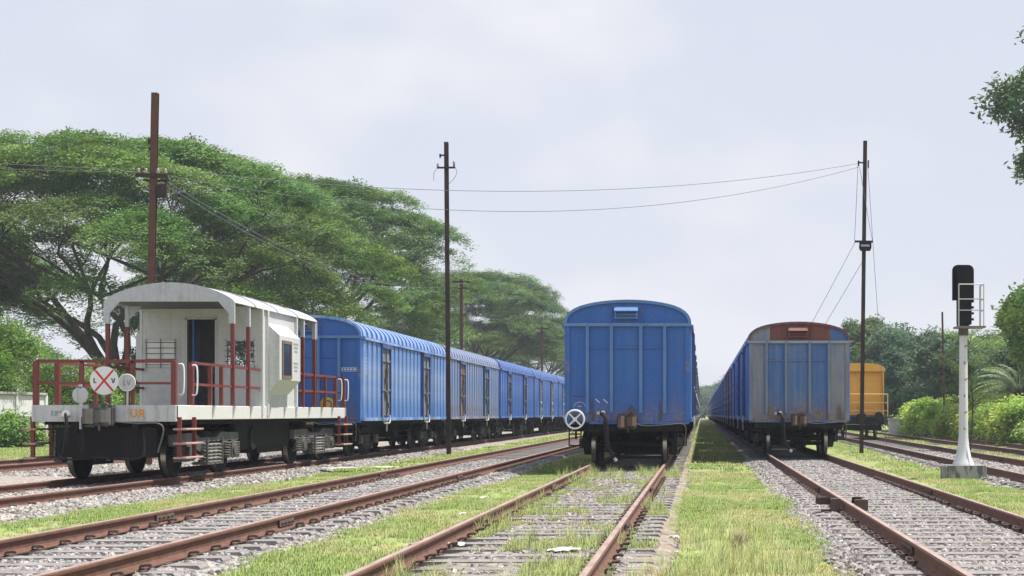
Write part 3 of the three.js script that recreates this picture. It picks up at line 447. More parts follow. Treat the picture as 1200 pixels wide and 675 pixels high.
// ------------------------------------------------------------------ brake vans
function coachBogie(parent, z) {                       // fabricated bogie with coil springs at the axle boxes
  const b = sub('bogie', parent, [0, 0, z]);
  for (const s of [-1, 1]) {
    part('side_frame', cg('icfFrame', () => [prism([[-1.95, 0.60], [-1.95, 0.82], [-0.8, 0.84], [-0.5, 0.74], [0.5, 0.74], [0.8, 0.84], [1.95, 0.82], [1.95, 0.60], [0.9, 0.58], [0.5, 0.46], [-0.5, 0.46], [-0.9, 0.58]], 0.12).rotateY(Math.PI / 2).translate(-0.06, 0, 0)]), M.steelGrey, b, [s * 1.05, 0, 0]);
    for (const q of [-1, 1]) {
      part('axle_box', cg('icfBox', () => [bx(0.18, 0.28, 0.3, 0, 0.02, 0), bx(0.14, 0.05, 0.8, 0, -0.13, 0), cyl(0.12, 0.12, 0.06, 12, 0.1, 0.02, 0, 0, 0, Math.PI / 2)]), M.steelGrey, b, [s * 1.1, 0.46, q * 1.4], [0, s > 0 ? 0 : Math.PI, 0]);
      for (const d of [-0.3, 0.3]) part('axle_spring', cg('icfCoil', () => [coil(0.1, 0.3, 6, 0.022)]), M.steelGrey, b, [s * 1.1, 0.36, q * 1.4 + d]);
    }
    for (const d of [-0.28, 0.0, 0.28]) part('bolster_spring', cg('icfBol', () => [coil(0.12, 0.4, 6, 0.026)]), M.steelLightDirty, b, [s * 1.14, 0.26, d]);
    part('spring_plank', cg('icfPlank', () => [bx(0.3, 0.05, 1.0, 0, 0.24, 0), bx(0.04, 0.5, 0.05, 0.13, 0.48, 0.46), bx(0.04, 0.5, 0.05, 0.13, 0.48, -0.46)]), M.steelGrey, b, [s * 1.1, 0, 0]);
  }
  part('bolster', cg('icfBolster', () => [bx(2.2, 0.16, 0.5, 0, 0.78, 0), bx(1.2, 0.16, 0.4, 0, 0.94, 0), bx(2.0, 0.2, 0.1, 0, 0.71, 1.92), bx(2.0, 0.2, 0.1, 0, 0.71, -1.92)]), M.black, b);
  wheelset(b, 1.4); wheelset(b, -1.4);
}
M.treadWorn = std({ map: paint([0.36, 0.2, 0.17], { seed: 195, fade: 0.7, fadeTo: [0.5, 0.42, 0.4], rust: 0.15, streak: 0.3, metres: 0.8 }), roughness: 0.6 });
M.steelLightDirty = std({ color: L(0.17, 0.165, 0.16), roughness: 0.6, metalness: 0.2 });
const FL = 1.36, VW = 1.3, VL = 13.3;
{
  const v = thing('brake_van', 'white brake van with red railings and a round warning board on its end', 'brake van', [TRACKS.C.x, RAIL, -27.75]);
  part('floor', [bx(2 * VW - 0.18, 0.06, VL - 0.14, 0, FL - 0.04, -VL / 2)], M.steelGrey, v);
  for (const s of [-1, 1]) part('side_sill', [cbx(0.08, 0.27, VL - 0.12, s * (VW - 0.04), FL - 0.135, -VL / 2, 0.01)], M.whiteSill, v);
  const hs = part('headstock', [cbx(2 * VW, 0.3, 0.12, 0, FL - 0.15, -0.06, 0.012)], M.greyBeam, v);
  for (const x of [-1.22, -1.12, 0.52, 0.62]) part('rivet', [0, 1, 2, 3].map((k) => cyl(0.013, 0.013, 0.02, 6, x, FL - 0.04 - k * 0.07, 0.005, Math.PI / 2)), M.greyBeam, hs);
  part('headstock_rear', [cbx(2 * VW, 0.3, 0.12, 0, FL - 0.15, -VL + 0.06, 0.012)], M.greyBeam, v).name = 'headstock';
  for (const s of [-1, 1]) for (const z of [-2.1, -3.4, -4.6, -6.0, -7.2, -8.2, -9.4, -10.6, -11.7]) part('sill_bracket', cg('sillBr', () => [prism([[0, 0.0], [0.055, 0.27], [0, 0.27]], 0.05).translate(0, 0, -0.025)]), M.greyBeam, v, [s * VW, FL - 0.27, z], [0, s > 0 ? 0 : Math.PI, 0]);
  part('letters', [text('UR', 0.15)], M.orangeText, v, [0.62, FL - 0.15, 0.002]);
  part('letters', [text('ERS', 0.09)], M.stencilGrey, v, [-0.85, FL - 0.15, 0.002]);
  // railings and posts
  const TOP = 2.155, MID = 1.755, post = (x, z, y0 = FL - 0.02, y1 = TOP, w = 0.07) => part('railing_post', [bx(w, y1 - y0, w, x, (y0 + y1) / 2, z)], M.red, v);
  const railBar = (p, q, w = 0.05) => part('railing_bar', [bar(p, q, w, w)], M.red, v);
  for (const end of [0, 1]) {
    const Z = (z) => end ? -VL - z : z;                // z measured inwards from either end
    for (const s of [-1, 1]) {
      post(s * (VW - 0.05), Z(-0.07), FL - 0.02, TOP, 0.09);
      post(s * (VW - 0.05), Z(-1.0), FL - 0.02, TOP, 0.09);
      post(s * (VW - 0.05), Z(-2.1));
      if (!end) post(s * (VW - 0.05), Z(-2.8));
      for (const y of [TOP, MID]) railBar([s * (VW - 0.05), y, Z(-1.0)], [s * (VW - 0.05), y, Z(end ? -4.95 : -5.4)]);
      if (s > 0) for (const zz of [-0.16, -0.9]) part('grab_handle', [tube([[s * (VW + 0.0), TOP - 0.05, Z(zz)], [s * (VW + 0.07), TOP - 0.05, Z(zz)], [s * (VW + 0.09), TOP - 0.1, Z(zz)], [s * (VW + 0.09), MID - 0.12, Z(zz)], [s * (VW + 0.07), MID - 0.2, Z(zz)], [s * VW, MID - 0.2, Z(zz)]], 0.016, 24, 6)], M.whitePaint, v);
      const st = sub('step_ladder', v, [s * (VW + 0.03), 0, 0]);
      for (const zz of [-0.12, -0.92]) part('step_hanger', [bx(0.07, 0.78, 0.05, 0, 0.75, Z(zz))], M.red, st);
      for (const y of [0.40, 0.66, 0.92]) part('tread', [cbx(0.24, 0.035, 0.98, s * 0.03, y, Z(-0.52), 0.008)], M.treadWorn, st);
    }
    for (const y of [TOP, MID]) railBar([-VW + 0.05, y, Z(-0.07)], [VW - 0.05, y, Z(-0.07)], y === TOP ? 0.06 : 0.045);
    for (const x of [-0.42, 0.5]) post(x, Z(-0.07), FL - 0.02, TOP, 0.06);
  }
  // roof on red and white posts
  const RZ0 = -3.42, RZ1 = -10.1, RE = 3.46, RR = 0.41;
  const roof = part('roof', [toCreasedNormals(prism([...arc(VW + 0.03, RE, RR, 26, 0, 0.2), ...arc(VW - 0.02, RE - 0.002, RR - 0.06, 26, 0, 0.2).reverse()], RZ0 - RZ1).translate(0, 0, RZ1), 0.5)], M.whiteRoof, v);
  for (const z of [-4.9, -6.6, -8.3]) part('roof_seam', [prism([...arc(VW + 0.03, RE, RR, 26, 0.022, 0.2), ...arc(VW + 0.03, RE, RR, 26, -0.02, 0.2).reverse()], 0.05).translate(0, 0, z)], M.whiteRoof, roof);
  for (const [z, flip] of [[RZ0 - 0.03, 1], [RZ1 - 0.02, 1]]) part('fascia', [prism([...arc(VW + 0.028, RE, RR - 0.002, 26, 0, 0.2), [VW + 0.028, RE - 0.42], [VW - 0.09, RE - 0.42], [VW - 0.09, RE - 0.22], [VW - 0.30, RE + 0.02], [-VW + 0.30, RE + 0.02], [-VW + 0.09, RE - 0.22], [-VW + 0.09, RE - 0.42], [-VW - 0.028, RE - 0.42]].reverse(), 0.045).translate(0, 0, z)], M.whiteRoof, v);
  part('soffit', [bx(2 * VW - 0.06, 0.03, RZ0 - RZ1 - 0.1, 0, RE + 0.03, (RZ0 + RZ1) / 2)], M.steelGrey, v);
  for (const z of [RZ0 - 0.06, -4.55, -8.95, RZ1 + 0.06]) for (const s of [-1, 1]) {
    const p = part('roof_post', [bx(0.075, RE - 0.42 - FL, 0.075, s * (VW - 0.03), (RE - 0.42 + FL) / 2, z)], M.red, v);
    part('post_top', [bx(0.08, 0.46, 0.08, s * (VW - 0.03), RE - 0.2, z)], M.whiteRoof, p);
    if (z < RZ0 - 0.5 && z > RZ1 + 0.5) part('gusset', [prism([[0, 0], [0, -0.3], [0.28 * -s, 0]], 0.03)], M.whiteRoof, v, [s * (VW - 0.06), RE, z]);
  }
  // cabin
  const C0 = -5.42, C1 = -8.3, CW = 1.27, CT = RE + 0.01;
  const wallShape = () => prism([[-CW, FL], [CW, FL], [CW, CT], [-CW, CT]], 0.05, [rect(-0.3, 0.3, FL + 0.02, 3.24), rect(0.55, 1.15, 2.23, 2.78)].map((h) => h.reverse()));
  const wf = part('cabin_wall', [wallShape().translate(0, 0, C0 - 0.05)], M.white, v);
  part('cabin_wall', [wallShape().translate(0, 0, C1)], M.white, v);
  for (const s of [-1, 1]) part('cabin_wall', [bx(0.05, CT - FL, C0 - C1 - 0.104, s * (CW - 0.025), (CT + FL) / 2, (C0 + C1) / 2)], M.white, v);
  for (const s of [-1, 1]) for (const z of [C0 - 0.04, C0 - 0.45, C1 + 0.05]) part('cabin_pillar', [cbx(0.06, CT - FL + 0.2, 0.1, s * (CW + 0.03), (CT + FL) / 2 - 0.1, z, 0.01)], M.white, v);
  part('cabin_ceiling', [bx(2 * CW - 0.1, 0.02, C0 - C1 - 0.11, 0, CT - 0.02, (C0 + C1) / 2)], M.interior, v);
  part('door_frame', [bx(0.05, 1.92, 0.09, -0.325, FL + 0.95, C0 - 0.02), bx(0.04, 1.92, 0.09, 0.32, FL + 0.95, C0 - 0.02), bx(0.7, 0.04, 0.09, 0, 3.26, C0 - 0.02)], M.greyBeam, v);
  const dr = part('door', [bx(0.035, 1.84, 0.56, 0, 0, 0)], M.doorBlue, v, [-0.24, FL + 0.96, C0 - 0.36], [0, 0.12, 0]);
  part('door_handle', [bx(0.05, 0.03, 0.12, 0.04, 0, 0.2)], M.steelLight, dr);
  const wn = sub('window', v);
  part('window_frame', [bx(0.64, 0.035, 0.03, 0.85, 2.22, C0 + 0.016), bx(0.64, 0.035, 0.03, 0.85, 2.79, C0 + 0.016), bx(0.035, 0.6, 0.03, 0.54, 2.505, C0 + 0.016), bx(0.035, 0.6, 0.03, 1.16, 2.505, C0 + 0.016)], M.white, wn);
  for (let k = 0; k < 4; k++) part('window_bar', [bx(0.66, 0.014, 0.014, 0.85, 2.33 + k * 0.115, C0 + 0.04)], M.steelGrey, wn);
  for (let k = 0; k < 2; k++) part('window_bar', [bx(0.014, 0.6, 0.014, 0.75 + k * 0.2, 2.5, C0 + 0.052)], M.steelGrey, wn);
  const sh = sub('shutter', v);
  part('shutter_panel', [cbx(0.58, 0.56, 0.03, -0.86, 2.5, C0 + 0.018, 0.008)], M.whitePaint, sh);
  for (let k = 0; k < 5; k++) part('shutter_bar', [bx(0.66, 0.014, 0.014, -0.86, 2.26 + k * 0.12, C0 + 0.045)], M.steelGrey, sh);
  for (const x of [-1.17, -0.86, -0.55]) part('shutter_bar', [bx(0.014, 0.64, 0.014, x, 2.5, C0 + 0.058)], M.steelGrey, sh);
  // side lookouts
  for (const s of [-1, 1]) {
    const bay = sub('lookout_bay', v, [s * CW, 0, 0], [0, s > 0 ? 0 : Math.PI, 0]);
    const prof = [[0, 1.62], [0.3, 1.95], [0.3, 2.92], [0.0, 3.2]];
    const zc = s > 0 ? -5.85 : 5.85, zl = s > 0 ? -1 : 1;
    part('bay_shell', [prism(prof, 1.75).translate(0, 0, s > 0 ? -7.6 : 5.85)], M.white, bay);
    part('bay_window_frame', [bx(0.03, 0.84, 0.07, 0.31, 2.4, zc + zl * 0.22), bx(0.03, 0.84, 0.07, 0.31, 2.4, zc + zl * 0.92), bx(0.03, 0.07, 0.63, 0.31, 2.785, zc + zl * 0.57), bx(0.03, 0.07, 0.63, 0.31, 2.015, zc + zl * 0.57)], M.wood, bay);
    part('bay_window_pane', [bx(0.012, 0.71, 0.63, 0.304, 2.4, zc + zl * 0.57)], M.glassDark, bay);
    part('bay_stencil', [0, 1, 2, 3, 4, 5].map((q) => bx(0.004, 0.045, 0.4 - (q % 3) * 0.07, 0.302, 2.78 - q * 0.085 - (q > 2 ? 0.18 : 0), zc + zl * 1.35)), M.stencilGrey, bay);
  }
  // round boards on the end railing
  const board = (x, y, z, r, m, name, lab) => { const b = sub(name, v, [x, y, z]); part('disc', [lathe([[0, -0.008], [r, -0.008], [r, 0.008], [0, 0.008]], 36, 'z')], m, b); if (lab) b.userData.label = lab; return b; };
  const lv = board(0.02, 1.80, 0.02, 0.257, M.whitePaint, 'warning_board', 'white round board with a red cross and the letters L and V');
  const redMark = std({ color: L(0.55, 0.02, 0.025), roughness: 0.5 });
  part('cross_mark', [bx(0.5, 0.035, 0.004, 0, 0, 0.0105, 0, 0, 0.86), bx(0.5, 0.035, 0.004, 0, 0, 0.0125, 0, 0, -0.86)], redMark, lv);
  part('letter', [text('L', 0.09)], M.blackGloss, lv, [-0.165, 0, 0.009]); part('letter', [text('V', 0.09)], M.blackGloss, lv, [0.165, 0, 0.009]);
  const b2 = board(0.43, 1.765, 0.02, 0.157, M.greyBeam, 'round_board', 'small weathered grey-white round board with faint letters');
  part('rim', [new THREE.TorusGeometry(0.15, 0.009, 6, 30).toNonIndexed().translate(0, 0, 0.008)], M.whitePaint, b2);
  part('letter', [text('LV', 0.1)], M.stencilGrey, b2, [0, 0, 0.009]);
  part('stem', [bx(0.03, 0.42, 0.02, 0.43, 1.42, 0.0)], M.greyBeam, v);
  const b3 = board(-0.4, 1.54, 0.05, 0.145, M.greyBeam, 'buffer_disc', 'plain pale round disc low on the end railing');
  part('nub', [bx(0.06, 0.07, 0.016, 0, 0.16, 0)], M.greyBeam, b3);
  part('stem', [bx(0.05, 0.55, 0.03, -0.4, 1.2, 0.03)], M.greyBeam, v);
  // draw gear, hoses and black gear below
  coupler(v, 0.05, M.steelGrey); v.children.at(-1).position.y = 1.16; coupler(v, -VL, M.rustPart, Math.PI); v.children.at(-1).position.y = 1.05;
  part('coupler_pocket', [bx(0.42, 0.34, 0.14, 0, FL - 0.17, 0.07)], M.steelGrey, v);
  part('end_beam', [cbx(1.8, 0.55, 0.14, 0, 0.68, -0.16, 0.02), bx(0.12, 0.3, 0.1, -0.55, 1.0, -0.1), bx(0.12, 0.3, 0.1, 0.55, 1.0, -0.1)], M.black, v);
  part('guard_bar', [tube([[-0.72, 0.9, 0.0], [-0.76, 0.6, 0.08], [-0.74, 0.42, 0.12], [0.0, 0.41, 0.14], [0.74, 0.42, 0.12], [0.76, 0.6, 0.08], [0.72, 0.9, 0.0]], 0.022, 40, 6)], M.black, v);
  part('brake_hose', [tube([[-0.62, 1.16, 0.06], [-0.6, 1.2, 0.2], [-0.56, 1.0, 0.26], [-0.58, 0.7, 0.26], [-0.64, 0.48, 0.22]], 0.03, 24, 8)], M.hose, v);
  part('brake_hose', [tube([[-0.3, 1.1, 0.06], [-0.3, 1.14, 0.18], [-0.28, 0.9, 0.22], [-0.27, 0.6, 0.22], [-0.32, 0.5, 0.2]], 0.028, 24, 8)], M.hose, v);
  part('hose_fitting', [cyl(0.07, 0.05, 0.12, 10, -0.6, 1.19, 0.16, 1.3), bx(0.2, 0.06, 0.06, -0.68, 1.18, 0.08)], M.steelLight, v);
  part('uncoupling_rod', [tube([[0.25, 1.06, 0.1], [0.6, 1.03, 0.12], [1.05, 1.02, 0.12], [1.12, 0.95, 0.12], [1.02, 0.5, 0.12]], 0.014, 24, 6)], M.steelGrey, v);
  part('underframe', [bx(0.5, 0.3, VL - 0.4, 0, 1.0, -VL / 2), bx(2.3, 0.1, VL - 0.4, 0, 1.05, -VL / 2), bx(0.1, 0.6, 4.2, 0.95, 0.78, -6.6), bx(0.1, 0.6, 4.2, -0.95, 0.78, -6.6), bx(1.9, 0.62, 2.0, 0, 0.64, -7.3), bx(1.2, 0.3, 3.4, 0, 0.7, -6.6), bx(1.9, 0.5, 0.7, 0, 0.68, -5.2), cyl(0.24, 0.24, 1.1, 14, 0.5, 0.66, -5.7, 0, 0, Math.PI / 2)], M.black, v);
  coachBogie(v, -2.45); coachBogie(v, -10.75);
}
// yellow van on the far right track, partly behind the right-hand train
{
  const z0 = -79.5, v = thing('maintenance_van', 'yellow railway van with white handrails standing behind the right-hand train', 'railway van', [trackX('D', z0), RAIL, z0], -Math.atan(TRACKS.D.a)), YL = 8.5;
  part('roof', [toCreasedNormals(prism([...arc(1.3, 3.5, 0.36, 20), ...arc(1.25, 3.498, 0.3, 20).reverse()], YL - 0.9).translate(0, 0, -YL + 0.2), 0.5)], M.yellow, v);
  part('fascia', [prism([...arc(1.298, 3.5, 0.358, 20), [1.298, 3.42], [-1.298, 3.42]].reverse(), 0.05).translate(0, 0, -0.74)], M.yellow, v);
  part('end_wall', [bx(2.3, 2.3, 0.06, 0, 2.3, -1.0), bx(0.05, 2.3, 0.08, 0.0, 2.3, -0.96)], M.yellow, v);
  for (const s of [-1, 1]) part('side_wall', [bx(0.05, 2.35, YL - 1.5, s * 1.2, 2.3, -YL / 2 - 0.3)], M.yellow, v);
  for (const s of [-1, 1]) { part('canopy_post', [bx(0.08, 2.4, 0.08, s * 1.2, 2.3, -0.76)], M.yellow, v); part('side_screen', [bx(0.03, 2.35, 0.2, s * 1.2, 2.3, -0.9)], M.yellow, v); }
  part('floor', [bx(2.6, 0.1, YL, 0, 1.1, -YL / 2)], M.steelGrey, v);
  const yw = std({ color: L(0.66, 0.48, 0.2), roughness: 0.5 });
  for (const y of [2.22, 1.78, 1.36]) part('handrail', [bar([-1.36, y, -0.05], [1.36, y, -0.05], 0.045, 0.045, true)], yw, v);
  for (const x of [-1.36, 1.36]) part('handrail_post', [bar([x, 1.05, -0.05], [x, 2.22, -0.05], 0.05, 0.05, true)], yw, v);
  for (const x of [1.36, -1.36]) for (const y of [2.22, 1.78]) part('handrail', [bar([x, y, -0.05], [x, y, -0.75], 0.04, 0.04, true)], yw, v);
  for (const x of [-0.85, 0.85]) part('buffer', [cyl(0.22, 0.22, 0.06, 16, x, 1.08, 0.42, Math.PI / 2), cyl(0.1, 0.13, 0.45, 12, x, 1.08, 0.2, Math.PI / 2)], M.blackGloss, v);
  part('underframe', [bx(2.4, 0.4, 0.2, 0, 0.86, -0.1), bx(2.2, 0.3, YL - 0.2, 0, 0.88, -YL / 2), bx(1.9, 0.3, 0.12, 0, 0.5, -0.5)], M.black, v);
  coupler(v, 0, M.black);
  for (const z of [-1.6, -6.6]) { const ws = sub('wheelset', v, [0, 0, z]); wheelset(ws, 0); for (const s of [-1, 1]) part('axle_guard', [prism([[-0.4, 0.8], [-0.16, 0.32], [0.16, 0.32], [0.4, 0.8]], 0.1).rotateY(Math.PI / 2).translate(s * 1.08 - 0.05, 0, 0), bx(0.14, 0.24, 0.26, s * 1.12, 0.46, 0)], M.black, ws); }
}

// ------------------------------------------------------------------ poles, wires, signal, small things on the line
function hPole(name, label, x, z, h, w, m, lean = [0, 0], y0 = 0) {       // H-section steel pole, a little out of plumb
  const p = thing(name, label, 'utility pole', [x, y0, z], 0, 'steel poles of the yard');
  const sh = part('shaft', [bx(w, h, 0.022, 0, h / 2, 0.06), bx(w, h, 0.022, 0, h / 2, -0.06), bx(0.02, h, 0.1, 0, h / 2, 0)], m, p, null, [lean[1], 0, -lean[0]]);
  return [p, sh];
}
const insulator = (x, y, z) => lathe([[0, 0], [0.035, 0.0], [0.05, 0.03], [0.03, 0.05], [0.05, 0.08], [0.028, 0.1], [0.04, 0.13], [0.0, 0.15]], 10, 'y').translate(x, y, z);
const LP = { x: -14.85, z: -41.2 }, MP = { x: -8.75, z: -53.2 }, RP = { x: 5.75, z: -55.2 };
M.porcelain = std({ color: L(0.30, 0.26, 0.25), roughness: 0.3 });
{
  const [p, s] = hPole('utility_pole', 'thick rusty steel pole rising behind the white brake van', LP.x, LP.z, 10.05, 0.17, M.poleRust, [0.02, 0]);
  part('crossarm', [bx(0.86, 0.09, 0.08, 0, 7.82, 0.13), bx(0.7, 0.05, 0.06, 0.02, 7.72, -0.13)], M.poleDark, s);
  for (const x of [-0.36, -0.16, 0.16, 0.36]) part('insulator', [insulator(x, 7.865, 0.13)], M.porcelain, s);
  part('junction_box', [cbx(0.22, 0.34, 0.24, 0.24, 7.42, 0.02, 0.02), bx(0.05, 0.42, 0.05, 0.37, 7.45, 0.1)], M.poleDark, s);
  part('bracket', [bx(0.07, 0.14, 0.05, -0.13, 8.75, 0), bx(0.05, 0.1, 0.05, -0.12, 8.55, 0)], M.poleDark, s);
}
{
  const [p, s] = hPole('utility_pole', 'tall dark steel pole beside the second wagon of the left train', MP.x, MP.z, 10.85, 0.14, M.poleDark, [-0.008, 0], 0);
  part('crossarm', [bx(0.62, 0.06, 0.06, 0, 9.95, 0.12), bx(0.05, 0.12, 0.05, 0.28, 10.0, 0.12)], M.poleDark, s);
  part('insulator', [insulator(0.28, 10.04, 0.12)], M.porcelain, s); part('insulator', [insulator(-0.28, 9.96, 0.12)], M.porcelain, s);
  part('bracket', [bx(0.24, 0.05, 0.05, -0.1, 10.38, 0.1), bx(0.05, 0.14, 0.05, -0.2, 10.36, 0.1)], M.poleDark, s);
  part('loose_wire', [tube([[-0.3, 9.93, 0.14], [-0.4, 9.8, 0.14], [-0.42, 9.5, 0.14]], 0.008, 12, 4)], M.wire, s);
  part('loose_wire', [tube([[0.3, 10.0, 0.14], [0.38, 9.8, 0.14], [0.3, 9.6, 0.14], [0.1, 9.4, 0.1]], 0.008, 12, 4)], M.wire, s);
  part('loose_wire', [tube([[-0.1, 7.4, 0.1], [-0.17, 7.2, 0.12], [-0.15, 6.9, 0.12], [-0.1, 6.7, 0.1]], 0.008, 12, 4)], M.wire, s);
}
{
  const [p, s] = hPole('utility_pole', 'tall dark steel pole with a small box, in front of the yellow van', RP.x, RP.z, 11.25, 0.13, M.poleDark, [0.012, 0]);
  part('crossarm', [bx(0.66, 0.07, 0.07, -0.02, 7.62, 0.12)], M.poleDark, s);
  part('junction_box', [prism([[-0.2, 0.16], [-0.21, -0.06], [-0.16, -0.16], [0.18, -0.16], [0.22, -0.06], [0.22, 0.16]].reverse(), 0.18).translate(0.02, 7.44, 0.1)], M.blackGloss, s);
  part('box_plate', [bx(0.3, 0.07, 0.006, 0.02, 7.46, 0.284)], std({ color: L(0.35, 0.36, 0.38), roughness: 0.5 }), s);
  part('top_bracket', [bx(0.3, 0.05, 0.05, -0.12, 10.45, 0.1), bx(0.05, 0.2, 0.05, -0.24, 10.42, 0.1), bx(0.05, 0.28, 0.05, 0.11, 10.4, 0.1)], M.poleDark, s);
}
for (const [z, h, lab] of [[-95, 9.75, 'far pole with two crossarms standing behind the left train against the trees'], [-143, 9.55, 'most distant thin pole behind the left train']]) {
  const [p, s] = hPole('utility_pole', lab, -14.85, z, h, 0.18, M.poleRust);
  part('crossarm', [bx(1.1, 0.1, 0.08, 0, h - 0.15, 0.12)], M.poleDark, s); part('crossarm', [bx(0.9, 0.08, 0.08, 0, h - 0.55, 0.12)], M.poleDark, s);
}
{
  const p = thing('signal_wire_post', 'thin leaning rusty post standing among the bushes on the right', 'post', [14.1, 0, -89], 0);
  part('shaft', [cyl(0.055, 0.075, 7.35, 8, 0, 3.67, 0)], M.poleRust, p, null, [0, 0, 0.02]);
}
const wireGroup = 'overhead wires of the yard';
function wire(label, a, b, sag, r = 0.0085) {
  const A = v3(a), B = v3(b), pts = []; for (let i = 0; i <= 24; i++) { const t = i / 24, p = A.clone().lerp(B, t); p.y -= sag * 4 * t * (1 - t); pts.push(p.toArray()); }
  const o = part('overhead_wire', [tube(pts, r, 60, 5)], M.wire, scene); tag(o, label, 'wire', wireGroup);
}
const lx = (h) => LP.x + 0.02 * h;
wire('upper of two wires sagging between the left and right poles', [lx(7.9) + 0.36, 7.98, LP.z + 0.13], [RP.x - 0.13, 10.42, RP.z + 0.1], 0.78);
wire('lower of two wires sagging between the left and right poles', [lx(7.9) + 0.16, 7.86, LP.z + 0.13], [RP.x - 0.15, 10.28, RP.z + 0.1], 1.28);
wire('upper wire running out of the picture from the left pole', [lx(7.9) - 0.36, 7.98, LP.z + 0.13], [-30, 8.9, -38], 0.25);
wire('lower wire running out of the picture from the left pole', [lx(7.9) - 0.16, 7.9, LP.z + 0.13], [-30, 8.72, -38], 0.3);
wire('right-hand wire slanting from the left pole to the far pole behind the train', [lx(7.7) + 0.2, 7.76, LP.z - 0.13], [-14.5, 9.6, -94.9], 1.35, 0.011);
wire('left-hand wire slanting from the left pole to the far pole behind the train', [lx(7.7) + 0.05, 7.74, LP.z - 0.13], [-14.9, 9.25, -94.9], 1.3, 0.011);
const rx = (h) => RP.x + 0.012 * h;
wire('loose wire hanging from the bracket to the box on the right pole', [rx(10.3) - 0.26, 10.35, RP.z + 0.1], [rx(7.6) - 0.35, 7.66, RP.z + 0.12], 0.05);
wire('upper guy wire slanting from the box on the right pole behind the wagon', [rx(7.6) - 0.33, 7.6, RP.z + 0.12], [3.3, 3.0, -62.5], 0.05);
wire('lower guy wire slanting from the right pole behind the faded wagon', [rx(6.8) - 0.06, 6.9, RP.z + 0.1], [3.4, 2.6, -60.5], 0.05);
wire('thin stay wire hanging along the right side of the right pole', [rx(10.4) + 0.1, 10.4, RP.z], [rx(1) + 0.95, 0.05, RP.z - 0.4], 0.0);
wire('short stay wire from the top to the box of the right pole', [rx(10.2) - 0.2, 10.3, RP.z + 0.1], [rx(7.5) + 0.3, 7.6, RP.z + 0.12], 0.05);

// colour-light signal seen from behind
{
  const o = thing('railway_signal', 'white tapered signal post with a black signal head on a concrete block', 'railway signal', [5.73, 0, -33.6]);
  part('plinth', [cbx(0.88, 0.34, 0.8, 0, 0.15, 0, 0.03)], M.blockStain, o);
  part('post', [lathe([[0.24, 0.32], [0.235, 0.36], [0.17, 0.5], [0.125, 0.72], [0.105, 0.95], [0.10, 1.3], [0.085, 3.2], [0.0, 3.2]], 20, 'y')], M.signalWhite, o);
  for (const a of [0, 1, 2, 3]) part('base_fin', [prism([[0.1, 0.33], [0.25, 0.33], [0.12, 0.75]], 0.016).rotateY(a * Math.PI / 2 + 0.5)], M.signalWhite, o);
  for (let k = 0; k < 6; k++) part('step_peg', [bar([0.02, 1.1 + k * 0.36, 0.09], [k % 2 ? 0.05 : -0.01, 1.13 + k * 0.36, 0.17], 0.025, 0.025, true)], M.steelGrey, o);
  part('neck', [cyl(0.11, 0.11, 0.3, 12, 0, 3.3, 0)], M.steelGrey, o);
  const hd = sub('signal_head', o);
  const round = (w, h, r) => { const P = []; for (const [cx, cy, a0] of [[w - r, h - r, 0], [-w + r, h - r, 1]]) for (let i = 0; i <= 6; i++) { const a = (a0 + i / 6) * Math.PI / 2; P.push([cx + r * Math.cos(a), cy + r * Math.sin(a)]); } return [...P, [-w, 0], [w, 0]]; };
  part('back_board', [new THREE.ExtrudeGeometry(new THREE.Shape(round(0.232, 0.77, 0.12).map((p) => new THREE.Vector2(...p))), { depth: 0.02, bevelEnabled: true, bevelSize: 0.006, bevelThickness: 0.006, bevelSegments: 1 }).translate(0, 3.93, -0.06)], M.blackGloss, hd);
  part('lamp_case', [cbx(0.3, 1.2, 0.2, 0, 3.98, 0.08, 0.02), bx(0.24, 0.34, 0.18, -0.02, 3.5, 0.05)], M.blackGloss, hd);
  for (let k = 0; k < 4; k++) { part('lamp_door', [cbx(0.27, 0.24, 0.03, 0, 3.52 + k * 0.29, 0.19, 0.01), bx(0.12, 0.018, 0.02, 0, 3.6 + k * 0.29, 0.21)], M.blackGloss, hd); part('lamp_hood', [lathe([[0.1, 0], [0.105, 0.24], [0.095, 0.24], [0.09, 0]], 14, 'z').rotateY(Math.PI).translate(0.03, 3.52 + k * 0.29, -0.07)], M.blackGloss, hd); part('door_hinge', [bx(0.07, 0.05, 0.05, 0.17, 3.5 + k * 0.13, 0.12)], M.blackGloss, hd); }
  const cage = sub('platform_cage', o);
  for (const [x, z] of [[-0.17, 0.42], [0.37, 0.42], [0.37, -0.05], [0.30, 0.42]]) part('cage_post', [bar([x, 3.32, z], [x, x === 0.3 ? 4.22 : 4.25, z], 0.026, 0.026, true)], M.steelLight, cage);
  for (const y of [4.24, 3.92, 3.68]) { part('cage_rail', [bar([-0.17, y, 0.42], [0.37, y, 0.42], 0.022, 0.022, true)], M.steelLight, cage); part('cage_rail', [bar([0.37, y, 0.42], [0.37, y, -0.05], 0.03, 0.03, true)], M.steelLight, cage); }
  part('platform', [bx(0.62, 0.04, 0.56, 0.1, 3.32, 0.18)], M.steelLightDirty, cage);
}
